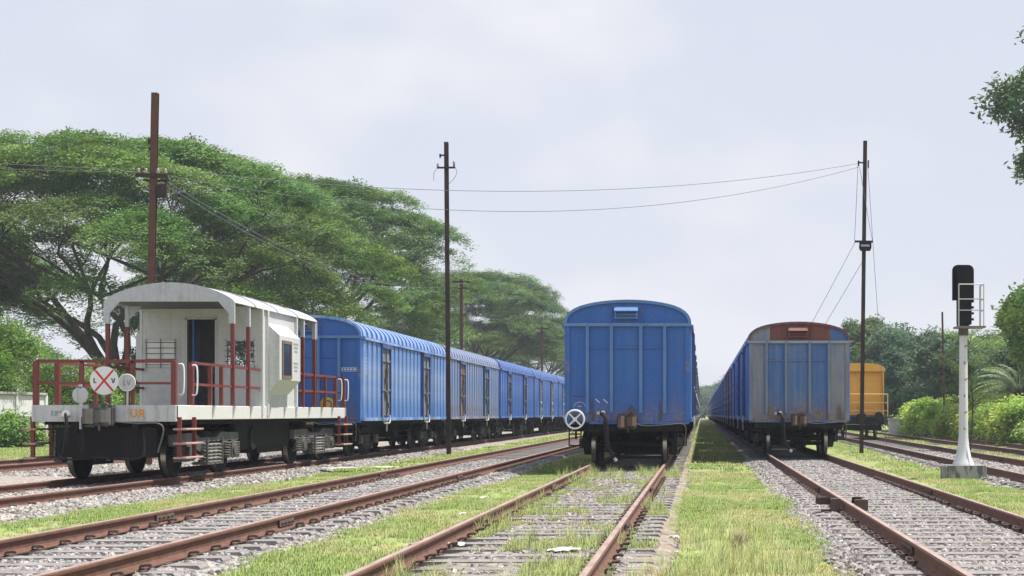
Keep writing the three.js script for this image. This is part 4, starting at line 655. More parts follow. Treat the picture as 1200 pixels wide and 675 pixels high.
// stop clamp on the near rail of the right track
{
  const z = -21.4, x = TRACKS.R.x - 0.872, o = thing('rail_stop_block', 'rusty stop clamp of small blocks bolted across the right track\'s left rail', 'rail clamp', [x, 0.1, z]);
  part('block', [cbx(0.13, 0.17, 0.2, -0.13, 0.08, 0.05, 0.012)], M.rustPart, o);
  part('block', [cbx(0.16, 0.1, 0.16, -0.27, 0.13, -0.12, 0.012)], M.poleDark, o, null, [0, 0.3, 0]);
  part('block', [cbx(0.18, 0.15, 0.14, 0.24, 0.07, -0.02, 0.012)], M.rustPart, o);
  part('block', [cbx(0.14, 0.09, 0.14, 0.16, 0.13, -0.2, 0.012)], M.poleDark, o, null, [0, -0.2, 0]);
  part('tie_bar', [bx(0.6, 0.03, 0.05, -0.02, -0.005, -0.02)], M.rustPart, o);
}
{
  const o = thing('relay_cabinet', 'small pale metal cabinet beside the yellow van', 'cabinet', [12.3, 0, -97.5]);
  part('cabinet_body', [cbx(0.8, 1.05, 0.5, 0, 0.55, 0, 0.03)], M.greyBeam, o); part('cabinet_lid', [cbx(0.92, 0.08, 0.62, 0, 1.11, 0, 0.02)], M.greyBeam, o); part('cabinet_door', [cbx(0.62, 0.8, 0.03, 0, 0.56, 0.26, 0.01)], M.greyBeam, o);
}
// scraps of white litter on the ground
for (const [x, z, y, w, d, lab] of [[-3.62, -25.6, 0.03, 0.16, 0.10, 'white scrap of litter on the grass left of the middle track'], [-2.55, -15.8, 0.085, 0.24, 0.16, 'torn white sheet lying between the middle rails in the foreground'], [-1.35, -15.2, 0.085, 0.32, 0.2, 'flat white rag between the middle rails near the right rail'], [-3.35, -21.5, 0.03, 0.1, 0.08, 'small white scrap in the grass beside the weedy track'], [-8.9, -37.6, 0.1, 0.9, 0.5, 'heap of white rubble beside the end of the brake van'], [-8.15, -39.5, 0.06, 0.7, 0.3, 'low strip of white rubble right of the rubble heap'], [7.05, -36.0, 0.06, 0.5, 0.2, 'pale scrap beside the concrete block of the signal'], [-0.3, -17.4, 0.03, 0.12, 0.09, 'white crumpled scrap at the left edge of the grass lane']]) {
  const r = rng(Math.round(x * 97 + z * 31) >>> 0), g = new THREE.PlaneGeometry(w, d, 7, 5).rotateX(-Math.PI / 2), p = g.attributes.position;
  for (let i = 0; i < p.count; i++) { const e = Math.max(Math.abs(p.getX(i)) / w, Math.abs(p.getZ(i)) / d) * 2; p.setXYZ(i, p.getX(i) + (r() - 0.5) * w * 0.13, (1 - e) * 0.02 + r() * 0.03, p.getZ(i) + (r() - 0.5) * d * 0.15); }
  g.computeVertexNormals();
  tag(part('litter', [g], M.litter, scene, [x, y, z], [0, r() * 0.6, 0]), lab, 'litter', 'white scraps on the ground', 'thing');
}
// boundary wall on the left
{
  const o = thing('boundary_wall', 'white plastered boundary wall with a grey coping at the left edge', 'wall', [-30, 0, -40]);
  for (let k = 0; k < 10; k++) { part('wall_panel', [bx(0.2, 2.3, 2.76, 0, 1.1, -1.5 - k * 3)], M.plaster, o); part('pilaster', [cbx(0.34, 2.36, 0.24, 0, 1.1, -3 - k * 3, 0.015)], M.plaster, o); part('coping', [cbx(0.42, 0.12, 2.98, 0, 2.33, -1.5 - k * 3, 0.02)], M.concrete, o); }
}
{
  const o = thing('hut', 'small white hut glimpsed behind the bushes on the right', 'hut', [19.4, 0, -106]);
  part('wall', [bx(3.2, 2.4, 3, 0, 1.2, 0)], M.plaster, o); part('roof', [bx(3.6, 0.12, 3.4, 0, 2.46, 0)], M.concrete, o); part('window', [bx(0.8, 0.8, 0.04, -0.6, 1.5, 1.52)], M.glassDark, o); part('door', [bx(0.8, 1.9, 0.04, 0.8, 0.96, 1.52)], M.doorBlue, o);
}

// ------------------------------------------------------------------ trees and shrubs
// a spray: a flat twig with small paired leaves, each leaf a bent pair of triangles
function sprayGeo(n, size, leafL, leafW, seed, flat = 0.35) {
  const r = rng(seed), P = [], N = [];
  for (let i = 0; i < n; i++) {
    const c = new THREE.Vector3((r() - 0.5) * size, (r() - 0.5) * size * flat, (r() - 0.5) * size), a = r() * 6.283;
    const d = new THREE.Vector3(Math.cos(a), (r() - 0.6) * 0.7, Math.sin(a)).normalize(), s = new THREE.Vector3(-Math.sin(a), (r() - 0.5) * 0.9, Math.cos(a)).normalize();
    const l = leafL * (0.7 + r() * 0.6), w = leafW * (0.7 + r() * 0.6);
    const p0 = c.clone(), p1 = c.clone().addScaledVector(d, l * 0.5).addScaledVector(s, w * 0.5), p2 = c.clone().addScaledVector(d, l), p3 = c.clone().addScaledVector(d, l * 0.5).addScaledVector(s, -w * 0.5);
    p2.y -= l * 0.12;
    const nn = d.clone().cross(s).normalize(); if (nn.y < 0) nn.negate();
    for (const q of [p0, p1, p2, p0, p2, p3]) { P.push(q.x, q.y, q.z); N.push(nn.x, nn.y, nn.z); }
  }
  const g = new THREE.BufferGeometry(); g.setAttribute('position', new THREE.Float32BufferAttribute(P, 3)); g.setAttribute('normal', new THREE.Float32BufferAttribute(N, 3)); return g;
}
const SPRAY = { rain: sprayGeo(46, 1.1, 0.19, 0.095, 501, 0.28), broad: sprayGeo(24, 0.9, 0.26, 0.15, 503, 0.8), fine: sprayGeo(34, 0.8, 0.15, 0.06, 505, 0.5), near: sprayGeo(16, 0.8, 0.34, 0.13, 507, 0.9), bush: sprayGeo(26, 0.66, 0.2, 0.075, 509, 1.1) };
function crown(name, geo, list, parent, mat = M.leaf) {
  const im = new THREE.InstancedMesh(geo, mat, list.length), m = new THREE.Matrix4(), q = new THREE.Quaternion(), e = new THREE.Euler(), col = new THREE.Color();
  list.forEach(([x, y, z, s, rx2, ry, rz, c], i) => { m.compose(new THREE.Vector3(x, y, z), q.setFromEuler(e.set(rx2, ry, rz)), new THREE.Vector3(s, s, s)); im.setMatrixAt(i, m); im.setColorAt(i, col.setRGB(...c)); });
  im.name = name; im.castShadow = im.receiveShadow = true; im.userData.kind = 'stuff'; parent.add(im); return im;
}
const tint = (r, c, v = 0.3, yv = 0.25) => { const k = 1 - v / 2 + r() * v, y = (r() - 0.5) * yv; return [c[0] * k * (1 + y), c[1] * k, c[2] * k * (1 - y)]; };
// wide umbrella-shaped tree: limbs fan out from a short trunk to flat pads of foliage, gaps between the pads
function umbrellaTree(label, x, z, h, R, seed, { pads = 120, per = 62, col = [0.075, 0.145, 0.03], lean = 0, padR = 2.3, trunkR = 0.5, group = 'tall spreading trees behind the left train', spray = SPRAY.rain, low = 0.36 } = {}) {
  const r = rng(seed), o = thing('spreading_tree', label, 'tree', [x, 0, z], 0, group), wood = [], tips = [], list = [];
  const fork = [lean, h * 0.17, 0];
  const trunk = part('trunk', [taper([[0, -0.2, 0], [lean * 0.3, h * 0.08, 0.1], fork], [trunkR * 1.25, trunkR, trunkR * 0.9], 10, 6)], M.bark, o);
  const nL = 9;
  for (let k = 0; k < nL; k++) {
    const a = k / nL * 6.283 + r() * 0.4, d = R * (0.42 + r() * 0.2), top = h * (0.56 + r() * 0.14), e = [lean + Math.cos(a) * d, top, Math.sin(a) * d];
    const m1 = [lean + Math.cos(a + 0.25) * d * 0.35, lerp(fork[1], top, 0.42), Math.sin(a + 0.25) * d * 0.35], m2 = [lean + Math.cos(a - 0.12) * d * 0.7, lerp(fork[1], top, 0.72), Math.sin(a - 0.12) * d * 0.7];
    wood.push(taper([fork, m1, m2, e], [trunkR * 0.55, trunkR * 0.38, trunkR * 0.27, trunkR * 0.17], 7, 9));
    tips.push(e, m2);
    for (let q = 0; q < 3; q++) { const b = a + (q - 1) * 0.55 + (r() - 0.5) * 0.3, dd = R * (0.6 + r() * 0.25), f = [lean + Math.cos(b) * dd, h * (0.55 + r() * 0.22), Math.sin(b) * dd]; wood.push(taper([m2, [(m2[0] + f[0]) / 2 + (r() - 0.5), (m2[1] + f[1]) / 2 + r() * 0.6, (m2[2] + f[2]) / 2], f], [trunkR * 0.24, trunkR * 0.15, trunkR * 0.07], 5, 5)); tips.push(f); }
  }
  for (let k = 0; k < pads; k++) {
    const under = k > pads * (1 - low), a = k * 2.39996 + r() * 0.5, rr = Math.sqrt((under ? (k - pads * (1 - low)) / (pads * low) : k / (pads * (1 - low))) * 0.98 + 0.01), d = R * rr * (0.93 + r() * 0.14);
    const dome = h * (0.45 + 0.55 * Math.pow(Math.max(0, 1 - rr * rr * 0.96), 0.55)) - (rr > 0.75 ? r() * h * 0.16 : r() * h * 0.05);
    const y = under ? Math.max(h * 0.26, dome - h * (0.13 + r() * 0.26)) : dome - 0.5, cx = lean + Math.cos(a) * d, cz = Math.sin(a) * d;
    let best = tips[0], bd = 1e9; for (const t of tips) { const q = (t[0] - cx) ** 2 + (t[1] - y + 1.5) ** 2 * 1.4 + (t[2] - cz) ** 2; if (q < bd) { bd = q; best = t; } }
    wood.push(taper([best, [(best[0] + cx) / 2, (best[1] + y) / 2 + 0.2, (best[2] + cz) / 2], [cx, y - 0.2, cz]], [trunkR * 0.09, trunkR * 0.055, 0.02], 4, 4));
    const pr = padR * (0.75 + r() * 0.55), ph = pr * (0.24 + r() * 0.12), tilt = rr * 0.45, base = tint(r, col, 0.6, 0.3);
    for (let i = 0; i < per; i++) {
      const b = r() * 6.283, q = Math.pow(r(), 0.55), X = Math.cos(b) * q * pr, Z = Math.sin(b) * q * pr, Y = (1 - q * q) * ph + (r() - 0.6) * ph * 0.7 - (X * Math.cos(a) + Z * Math.sin(a)) * tilt;
      list.push([cx + X, y + Y, cz + Z, 0.75 + r() * 0.5, (r() - 0.5) * 0.8, r() * 6.283, (r() - 0.5) * 0.8, tint(r, base, 0.25, 0.15)]);
    }
  }
  part('branch', wood, M.bark, trunk);
  crown('crown', spray, list, o);
  return o;
}
const GA = [0.125, 0.225, 0.045];
umbrellaTree('largest umbrella-crowned tree at the left, rising behind the white brake van', -37.5, -95, 18.4, 17, 1001, { pads: 175, col: GA, lean: 1.5, trunkR: 0.52, low: 0.24 });
umbrellaTree('second spreading tree whose slope falls towards the middle pole', -31.5, -124, 20.6, 13.2, 1003, { pads: 135, col: [0.108, 0.20, 0.045], lean: 0 });
umbrellaTree('spreading tree behind the left train, its top right of the middle pole', -26, -178, 18.0, 12.5, 1005, { pads: 150, per: 56, low: 0.45, col: [0.115, 0.205, 0.058] });
umbrellaTree('far spreading tree lowest in the row beside the middle wagon', -27, -240, 17.0, 11.5, 1007, { pads: 120, per: 50, low: 0.45, col: [0.105, 0.195, 0.062] });
umbrellaTree('spreading tree at the left picture edge beyond the white wall', -59, -108, 17.5, 14, 1009, { pads: 110, col: [0.14, 0.245, 0.05], low: 0.15 });

// round-headed tree or tall bush: foliage clumps through an uneven crown
function leafyTree(name, label, category, x, z, h, rx2, seed, { y0 = 0.25, clumps = 60, per = 44, col = [0.05, 0.1, 0.03], spray = SPRAY.broad, clumpR = 1.0, group, trunkR = 0.22, rz = rx2, scale = 1 } = {}) {
  const r = rng(seed), o = thing(name, label, category, [x, 0, z], 0, group), wood = [], list = [], mid = h * (1 + y0) / 2, half = h * (1 - y0) / 2;
  const trunk = part('trunk', [taper([[0, -0.2, 0], [(r() - 0.5) * 0.4, mid * 0.5, (r() - 0.5) * 0.4], [(r() - 0.5) * 0.6, mid, 0]], [trunkR, trunkR * 0.75, trunkR * 0.5], 7, 6)], M.bark, o);
  for (let k = 0; k < clumps; k++) {
    const u = 2 * r() - 1, a = r() * 6.283, q = 0.55 + 0.45 * Math.pow(r(), 0.6), s = Math.sqrt(1 - u * u), lump = 0.8 + 0.35 * vn3(Math.cos(a) * s * 2 + 5, u * 2 + 5, Math.sin(a) * s * 2 + 5, seed);
    const cx = Math.cos(a) * s * rx2 * q * lump, cz = Math.sin(a) * s * rz * q * lump, cy = mid + u * half * q * lump;
    wood.push(taper([[0, Math.min(mid, cy * 0.7), 0], [cx * 0.5, (cy + mid * 0.7) / 2, cz * 0.5], [cx, cy, cz]], [trunkR * 0.35, trunkR * 0.2, 0.012], 4, 4));
    const base = tint(r, col, 0.4, 0.22), cr = clumpR * (0.7 + r() * 0.6);
    for (let i = 0; i < per; i++) { const b = r() * 6.283, v = 2 * r() - 1, w = Math.pow(r(), 0.45) * cr, sv = Math.sqrt(1 - v * v); list.push([cx + Math.cos(b) * sv * w, cy + v * w * 0.7, cz + Math.sin(b) * sv * w, scale * (0.7 + r() * 0.6), (r() - 0.5) * 1.6, r() * 6.283, (r() - 0.5) * 1.6, tint(r, base, 0.3, 0.2)]); }
  }
  part('branch', wood, M.bark, trunk);
  crown('crown', spray, list, o);
  return o;
}
const gR = 'trees behind the yellow van and the signal';
const DARK = [0.10, 0.175, 0.09], MIDG = [0.10, 0.175, 0.065], BRIGHT = [0.115, 0.215, 0.03];
leafyTree('leafy_tree', 'tree rising between the faded wagon and the right pole, above the yellow van', 'tree', 16.2, -148, 10.8, 3.6, 2001, { clumps: 70, col: [0.13, 0.21, 0.075], group: gR, clumpR: 1.1 });
leafyTree('leafy_tree', 'dark bluish tree mass directly right of the yellow van', 'tree', 17.2, -128, 8.4, 3.8, 2003, { y0: 0.05, clumps: 90, col: DARK, group: gR, clumpR: 1.2 });
leafyTree('leafy_tree', 'dark tree behind the thin leaning post', 'tree', 18.4, -112, 6.6, 2.8, 2005, { y0: 0.05, clumps: 80, col: DARK, group: gR, clumpR: 1.2 });
leafyTree('leafy_tree', 'pale green hazy tree behind the signal post', 'tree', 23.2, -134, 8.2, 3.4, 2007, { y0: 0.05, clumps: 100, col: [0.27, 0.37, 0.12], group: gR, clumpR: 1.3 });
leafyTree('leafy_tree', 'light green tree between the signal post and the palm', 'tree', 25.6, -128, 7.6, 4.0, 2009, { y0: 0.02, clumps: 90, col: [0.25, 0.36, 0.11], group: gR, clumpR: 1.2 });
leafyTree('leafy_tree', 'bright leaved tree at the right picture edge above the palm', 'tree', 18.3, -83, 8.2, 2.0, 2011, { y0: 0.5, clumps: 34, per: 40, clumpR: 0.6, col: [0.26, 0.40, 0.09], group: gR });
leafyTree('leafy_tree', 'dark tree low at the right edge behind the palm', 'tree', 20.6, -98, 5.4, 2.8, 2013, { y0: 0.02, clumps: 70, col: DARK, group: gR });
leafyTree('leafy_tree', 'tall dark tree whose lower branches hang in at the top right corner', 'tree', 24.6, -86, 24, 8.2, 2015, { y0: 0.47, clumps: 150, per: 26, col: [0.10, 0.175, 0.055], spray: SPRAY.near, clumpR: 1.1, trunkR: 0.45, group: gR });
for (const [x, z, h, w, s] of [[16, -260, 10, 5, 1], [30, -240, 11, 7, 2], [39, -210, 11, 7, 3], [49, -215, 13, 8, 4], [1, -470, 10, 6, 5], [9, -480, 12, 8, 6], [-8, -480, 9, 6, 7]]) leafyTree('leafy_tree', ['', 'small distant tree right of the far end of the right-hand train', 'distant tree seen beside the far right track', 'distant tree at the right beyond the dark tree mass', 'large distant tree on the right horizon', 'tiny hazy tree where the two trains seem to meet', 'hazy treetop over the far end of the right-hand train', 'faint treetop behind the far end of the middle train'][s], 'tree', x, z, h, w, 2100 + s, { y0: 0.03, clumps: 40, per: 40, col: MIDG, clumpR: 1.7, scale: 1.9, group: 'distant trees at the end of the yard' });
// left bushes behind the wall
leafyTree('leafy_tree', 'bright green feathery tree just above the white wall at the left edge', 'tree', -33.5, -66, 6.2, 4.2, 2201, { y0: 0.3, clumps: 70, per: 60, col: [0.20, 0.33, 0.06], spray: SPRAY.fine, clumpR: 0.95, group: 'bushes on the left' });
leafyTree('leafy_tree', 'green bush behind the end of the white wall', 'bush', -32.6, -76, 4.2, 3.2, 2203, { y0: 0, clumps: 50, per: 50, col: [0.17, 0.29, 0.055], spray: SPRAY.fine, clumpR: 0.9, group: 'bushes on the left' });
leafyTree('leafy_tree', 'bush seen through the railings of the white brake van', 'bush', -29.5, -82, 3.8, 3.4, 2205, { y0: 0, clumps: 50, per: 50, col: [0.17, 0.29, 0.055], spray: SPRAY.fine, clumpR: 0.9, group: 'bushes on the left' });
leafyTree('leafy_tree', 'dark bush under the largest tree behind the brake van', 'bush', -28, -96, 3.6, 4.0, 2207, { y0: 0, clumps: 60, per: 44, col: [0.08, 0.15, 0.045], clumpR: 1.0, group: 'bushes on the left' });
leafyTree('leafy_tree', 'low weed bush in front of the white wall', 'bush', -29.0, -64.6, 0.95, 1.0, 2209, { y0: 0, clumps: 24, per: 30, col: [0.17, 0.29, 0.055], spray: SPRAY.bush, clumpR: 0.45, trunkR: 0.04, group: 'bushes on the left' });
// bright shrubs along the right
{
  const r = rng(2301);
  for (let k = 0; k < 30; k++) {
    const row = k % 2, i = k >> 1, z = -104 + i * 3.1 - row * 1.5 + r() * 1.2, x = (row ? 16.2 : 13.9) + r() * 0.9;
    const h = (row ? 2.2 : 1.7) * (0.8 + r() * 0.45);
    leafyTree('shrub', `bright green shrub of the ${row ? 'taller back' : 'low front'} row, ${ORD[i]} from the pale cabinet`, 'shrub', x, z, h, 1.0 + r() * 0.35, 2310 + k, { y0: 0, rz: 1.7 + r() * 0.5, clumps: 30, per: 22, col: [0.33 + r() * 0.05, 0.46 + r() * 0.06, 0.09 + r() * 0.02], spray: SPRAY.bush, clumpR: 0.42, trunkR: 0.04, group: 'bright shrubs along the right edge of the yard' });
  }
}
// slender sapling with feathery twigs beside the signal
{
  const r = rng(2401), o = thing('sapling', 'thin sapling with feathery drooping twigs just right of the signal post', 'sapling', [9.9, 0, -56.6]), tw = [], list = [];
  const st = part('stem', [taper([[0, 0, 0], [0.1, 1.8, 0], [-0.05, 3.4, 0], [-0.2, 4.6, 0]], [0.04, 0.03, 0.022, 0.012], 6, 8)], M.bark, o);
  for (let k = 0; k < 44; k++) { const t = 0.35 + r() * 0.65, y = t * 4.4, a = r() * 6.283, l = 0.5 + r() * 0.9, e = [Math.cos(a) * l, y + 0.25, Math.sin(a) * l]; tw.push(taper([[0, y - 0.2, 0], [e[0] * 0.5, y + 0.2, e[2] * 0.5], e], [0.012, 0.009, 0.004], 4, 4)); for (let i = 0; i < 7; i++) { const f = 0.3 + i / 8; list.push([e[0] * f, y + 0.15 + (r() - 0.5) * 0.12, e[2] * f, 0.3 + r() * 0.25, (r() - 0.5), r() * 6.28, (r() - 0.5), tint(r, [0.11, 0.19, 0.04])]); } }
  part('twig', tw, M.bark, st); crown('foliage', SPRAY.fine, list, o);
}
// feather palm drooping at the right edge
{
  const r = rng(2501), o = thing('palm', 'feather palm with drooping fronds at the right picture edge', 'palm', [15.7, 0, -76]);
  part('trunk', [taper([[0, -0.1, 0], [0.05, 1.2, 0], [0, 2.5, 0]], [0.28, 0.24, 0.22], 9, 5)], M.bark, o);
  const pm = leafMat({ color: L(0.2, 0.26, 0.13), transmission: 0.2 });
  for (let k = 0; k < 30; k++) {
    const a = k * 2.4, up = 0.2 + r() * 1.1, l = 2.7 + r() * 0.8, P = [], N = [], rib = [];
    for (let i = 0; i <= 14; i++) { const t = i / 14; rib.push(new THREE.Vector3(l * t * Math.cos(up * (1 - t * 0.4)) * 0.85, 2.5 + l * (Math.sin(up) * t - 0.62 * t * t * (1.3 - up * 0.4)), 0)); }
    for (let i = 1; i <= 14; i++) for (let j = 0; j < 3; j++) for (const s of [-1, 1]) { const t = (i - 1 + j / 3) / 14, p = rib[i - 1].clone().lerp(rib[i], j / 3), w = 0.55 * Math.sin(Math.PI * (0.12 + t * 0.85)), e = p.clone().add(new THREE.Vector3(0.2, -0.25 * w - r() * 0.12, s * w)), q = p.clone().add(new THREE.Vector3(0.045, 0, 0)); for (const v of [p, q, e]) { P.push(v.x, v.y, v.z); N.push(0, 1, 0); } }
    const g = new THREE.BufferGeometry(); g.setAttribute('position', new THREE.Float32BufferAttribute(P, 3)); g.setAttribute('normal', new THREE.Float32BufferAttribute(N, 3));
    const fr = part('frond', [g], pm, o, null, [0, a, 0]); part('rib', [taper(rib.map((v) => v.toArray()), [0.022, 0.014, 0.004], 4, 8)], pm, fr);
  }
}

scene.fog = new THREE.FogExp2(new THREE.Color(0.80, 0.86, 1.0), 0.0005);

// ------------------------------------------------------------------ grass and loose stones
function tuftGeo(n, h, w, spread, seed) {
  const r = rng(seed), P = [], N = [];
  for (let i = 0; i < n; i++) {
    const a = r() * 6.283, d = Math.sqrt(r()) * spread, x = Math.cos(a) * d, z = Math.sin(a) * d, f = r() * 6.283, hh = h * (0.5 + r() * 0.7), b = hh * (0.2 + r() * 0.6), ww = w * (0.7 + r() * 0.6), sx = -Math.sin(f) * ww / 2, sz = Math.cos(f) * ww / 2, dx = Math.cos(f), dz = Math.sin(f);
    const A = [x - sx, -0.01, z - sz], B = [x + sx, -0.01, z + sz], C = [x + dx * b * 0.35 - sx * 0.8, hh * 0.6, z + dz * b * 0.35 - sz * 0.8], D = [x + dx * b * 0.35 + sx * 0.8, hh * 0.6, z + dz * b * 0.35 + sz * 0.8], T = [x + dx * b, hh, z + dz * b];
    for (const q of [A, B, D, A, D, C, C, D, T]) { P.push(...q); N.push(dx * 0.25, 0.95, dz * 0.25); }
  }
  const g = new THREE.BufferGeometry(); g.setAttribute('position', new THREE.Float32BufferAttribute(P, 3)); g.setAttribute('normal', new THREE.Float32BufferAttribute(N, 3)); return g;
}
const TUFT = tuftGeo(18, 0.055, 0.007, 0.075, 601), TUFTFAR = tuftGeo(22, 0.065, 0.016, 0.17, 603), STALK = tuftGeo(16, 0.24, 0.005, 0.07, 605);
function field(name, label, geo, list, group) { const o = crown(name, geo, list, scene, M.grass); o.name = numbered(name); return tag(o, label, 'grass', group, 'stuff'); }
const G1 = [0.275, 0.365, 0.105], GY = [0.47, 0.44, 0.22];
const inFrame = (x, z, m = 160) => { const px = 822 + x * 1800 / -z; return px > -m && px < 1200 + m; };
function grassStrip(name, label, x0, x1, seed, { z0 = -9.5, z1 = -150, k = 1, off = 0 } = {}) {
  const r = rng(seed), near = [], far = [];
  for (let z = z0; z > z1;) {
    const isNear = z > -38, dens = (isNear ? 210 * Math.min(1, 26 / -z) : z > -75 ? 26 : 9) * k, step = isNear ? 0.25 : 1, n = Math.round(dens * (x1 - x0) * step);
    for (let i = 0; i < n; i++) {
      const zz = z - r() * step, sh = off ? off * -zz : 0, e = r(), x = lerp(x0, x1, e) + sh + (e < 0.08 || e > 0.92 ? (r() - 0.5) * 0.35 : 0);
      if (!inFrame(x, zz)) continue;
      const thin = fb3(x * 0.8 + 20, 1, zz * 0.8, 3, 41), dry = fb3(x * 1.3, 9, zz * 0.6, 3, 43);
      if (thin < 0.45 && r() < (thin < 0.38 ? 0.88 : 0.6)) continue;
      const c = tint(r, mix3(G1, GY, sstep(0.44, 0.70, dry) * 0.75), 0.35, 0.2), s = (isNear ? 0.6 + r() * 0.5 : z > -75 ? 0.8 + r() * 0.5 : 1.4 + r() * 0.6) * (0.7 + thin * 0.6);
      (isNear ? near : far).push([x, bumps(x, zz) - 0.012, zz, s, (r() - 0.5) * 0.3, r() * 6.283, (r() - 0.5) * 0.3, c]);
    }
    z -= step;
  }
  if (near.length) field(name, label + ', near part', TUFT, near, 'grass strips between the tracks');
  if (far.length) field(name, label + ', far part', TUFTFAR, far, 'grass strips between the tracks');
}
grassStrip('grass', 'short grass between the brake van track and the empty rusty track', -9.2, -6.72, 701, { z0: -14 });
grassStrip('grass', 'short grass between the empty rusty track and the weedy middle track', -4.35, -2.68, 703);
grassStrip('grass', 'short grass in the lane between the middle and right-hand trains', -0.55, 1.36, 705, { z1: -260 });
grassStrip('grass', 'short grass between the right track and the signal', 4.05, 5.35, 707, { off: 0.0195, z0: -12 });
grassStrip('grass', 'grass between the two outer tracks on the right', 8.2, 9.6, 709, { off: 0.02, z0: -22, z1: -130 });
grassStrip('grass', 'grass on the outermost right track before the shrubs', 9.9, 13.2, 711, { off: 0.02, z0: -26, z1: -130, k: 0.7 });
grassStrip('grass', 'rough grass in front of the white wall', -29, -19.2, 713, { z0: -38, z1: -120, k: 1.2 });
// weeds between the rails of the middle track, in patches
{
  const r = rng(721), a = [], s = [];
  for (let i = 0; i < 26000; i++) {
    const z = -9.8 - r() * 28, x = TRACKS.M.x + (r() - 0.5) * 2.5, p = fb3(x * 1.6 + 3, 5, z * 0.75 + 8, 3, 47) + (Math.abs(Math.abs(x - TRACKS.M.x) - 0.75) < 0.12 ? 0.05 : 0);
    if (p < 0.56 + (r() - 0.5) * 0.06 || Math.abs(Math.abs(x - TRACKS.M.x) - 0.872) < 0.06) continue;
    (r() < 0.06 ? s : a).push([x, 0.06, z, 0.55 + r() * 0.6, (r() - 0.5) * 0.4, r() * 6.283, (r() - 0.5) * 0.4, tint(r, mix3(G1, GY, r() * 0.6), 0.35, 0.2)]);
  }
  for (let i = 0; i < 900; i++) { const z = -13 - r() * 26, side = r() < 0.5, x = side ? TRACKS.B.x + (r() < 0.5 ? -0.78 : 0.97) + (r() - 0.5) * 0.2 : TRACKS.R.x + (r() - 0.5) * 2.4; if (fb3(x, 2, z * 0.6, 2, 49) > 0.55) a.push([x, 0.06, z, 0.4 + r() * 0.5, 0, r() * 6.28, 0, tint(r, mix3(G1, GY, r()), 0.35)]); }
  for (let i = 0; i < 260; i++) { const q = r(), [cx, cz, sp] = q < 0.4 ? [0.5, -14.6, 0.5] : q < 0.7 ? [0.25, -17.5, 0.6] : [-0.1, -13.2, 0.4], x = cx + (r() - 0.5) * sp * 2, z = cz + (r() - 0.5) * 2.2; s.push([x, 0, z, 0.5 + r() * 0.5, 0, r() * 6.28, 0, tint(r, mix3(G1, GY, 0.2 + r() * 0.5), 0.3)]); }
  for (let i = 0; i < 16; i++) s.push([0.42 + (r() - 0.5) * 0.12, 0, -16.3 + (r() - 0.5) * 0.12, 0.7 + r() * 0.4, 0, r() * 6.28, 0, [0.33, 0.29, 0.18]]);
  field('weeds', 'patchy weeds growing between the rails of the middle track', TUFT, a);
  field('seeding_grass', 'tall yellowish seeding grass in the lane and middle track', STALK, s);
}
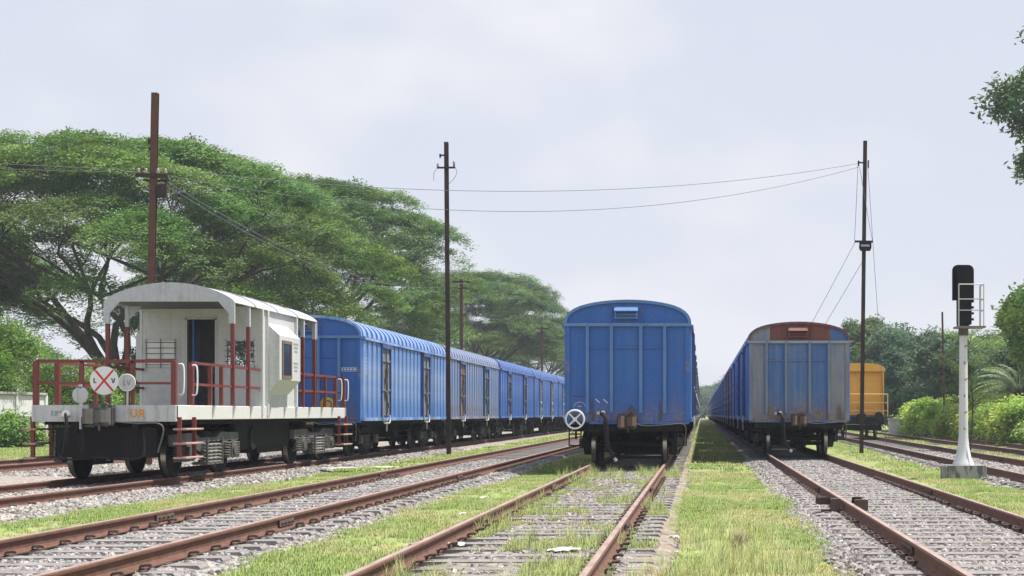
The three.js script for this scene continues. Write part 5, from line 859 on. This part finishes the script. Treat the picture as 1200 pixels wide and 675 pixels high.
// loose stones on the ballast
{
  const stoneGeo = [0, 1].map((k) => { const g = new THREE.IcosahedronGeometry(1, 0), p = g.attributes.position, seen = new Map(), r = rng(801 + k); for (let i = 0; i < p.count; i++) { const key = [p.getX(i), p.getY(i), p.getZ(i)].map((v) => v.toFixed(3)).join(); if (!seen.has(key)) seen.set(key, [0.7 + r() * 0.6, 0.5 + r() * 0.4, 0.7 + r() * 0.6]); const f = seen.get(key); p.setXYZ(i, p.getX(i) * f[0], p.getY(i) * f[1], p.getZ(i) * f[2]); } g.computeVertexNormals(); return g; });
  const mk = (label, t, x0, x1, z0, z1, dens, seed, { y = 0.075, size = 0.026, edge = 0.3, col = [0.36, 0.335, 0.325], dark = 0.25, foot = 0.5, s0 = 0 } = {}) => {
    const r = rng(seed), L0 = [[], []];
    for (let z = z0; z > z1; z -= 0.5) {
      const n = Math.round(dens * Math.min(1, 24 / -z) * (x1 - x0) * 0.5);
      for (let i = 0; i < n; i++) {
        const zz = z - r() * 0.5, dx = lerp(x0, x1, r()), x = trackX(t, zz) + dx;
        if (!inFrame(x, zz) || Math.abs(Math.abs(dx) - 0.872) < 0.085) continue;
        if (fb3(x * 1.5, 3, zz * 1.5, 2, 51) < 0.4 && r() < 0.6) continue;
        if (s0 && Math.abs(dx) < 1.25 && mod(s0 - zz + 0.15, 0.64) < 0.3 && r() < 0.84) continue;
        const e = Math.min(dx - x0, x1 - dx), yy = y * sstep(0, foot, e) - 0.004, s = size * (0.55 + r() * 0.95) * (z < -30 ? 1.25 : 1), k = r(), c = mix3(col, k < 0.25 ? [0.17, 0.155, 0.15] : k < 0.4 ? [0.46, 0.44, 0.435] : k < 0.52 ? [0.34, 0.27, 0.235] : col, 0.8);
        const lum = 0.5 + Math.pow(r(), 0.8) * 0.7; for (let q = 0; q < 3; q++) c[q] *= lum;
        L0[r() < 0.5 ? 0 : 1].push([x, yy, zz, s, r() * 6, r() * 6, r() * 6, c]);
      }
    }
    L0.forEach((l, k) => { if (!l.length) return; const o = crown('ballast_stones', stoneGeo[k], l, scene, M.stone); o.name = numbered('ballast_stones'); tag(o, label + (k ? ', flatter stones' : ', rounder stones'), 'gravel', 'loose ballast stones', 'stuff'); });
  };
  mk('grey ballast stones of the empty rusty track', 'B', -1.2, 1.55, -11, -46, 420, 811, { s0: -12, y: 0.06, col: [0.33, 0.315, 0.31] });
  mk('brownish ballast stones of the weedy middle track', 'M', -0.95, 1.5, -9.5, -38, 330, 813, { s0: -10.4, y: 0.063, col: [0.29, 0.255, 0.235] });
  mk('grey ballast stones of the right track', 'R', -1.62, 1.25, -9.5, -47, 440, 815, { s0: -10.6, y: 0.06, col: [0.33, 0.31, 0.305] });
  mk('pale ballast stones beside the brake van track', 'C', -1.6, 1.75, -20, -60, 420, 817, { y: 0.10, size: 0.03, foot: 0.6, col: [0.37, 0.35, 0.34] });
  mk('pale ballast stones between the two left tracks', 'A', -1.5, 4.6, -34, -60, 160, 819, { y: 0.06, size: 0.03, foot: 0.7, col: [0.36, 0.335, 0.32] });
  mk('ballast stones of the track behind the signal', 'D', -1.5, 1.5, -24, -60, 220, 821, { y: 0.06, size: 0.03 });
}
renderer.render(scene, camera);
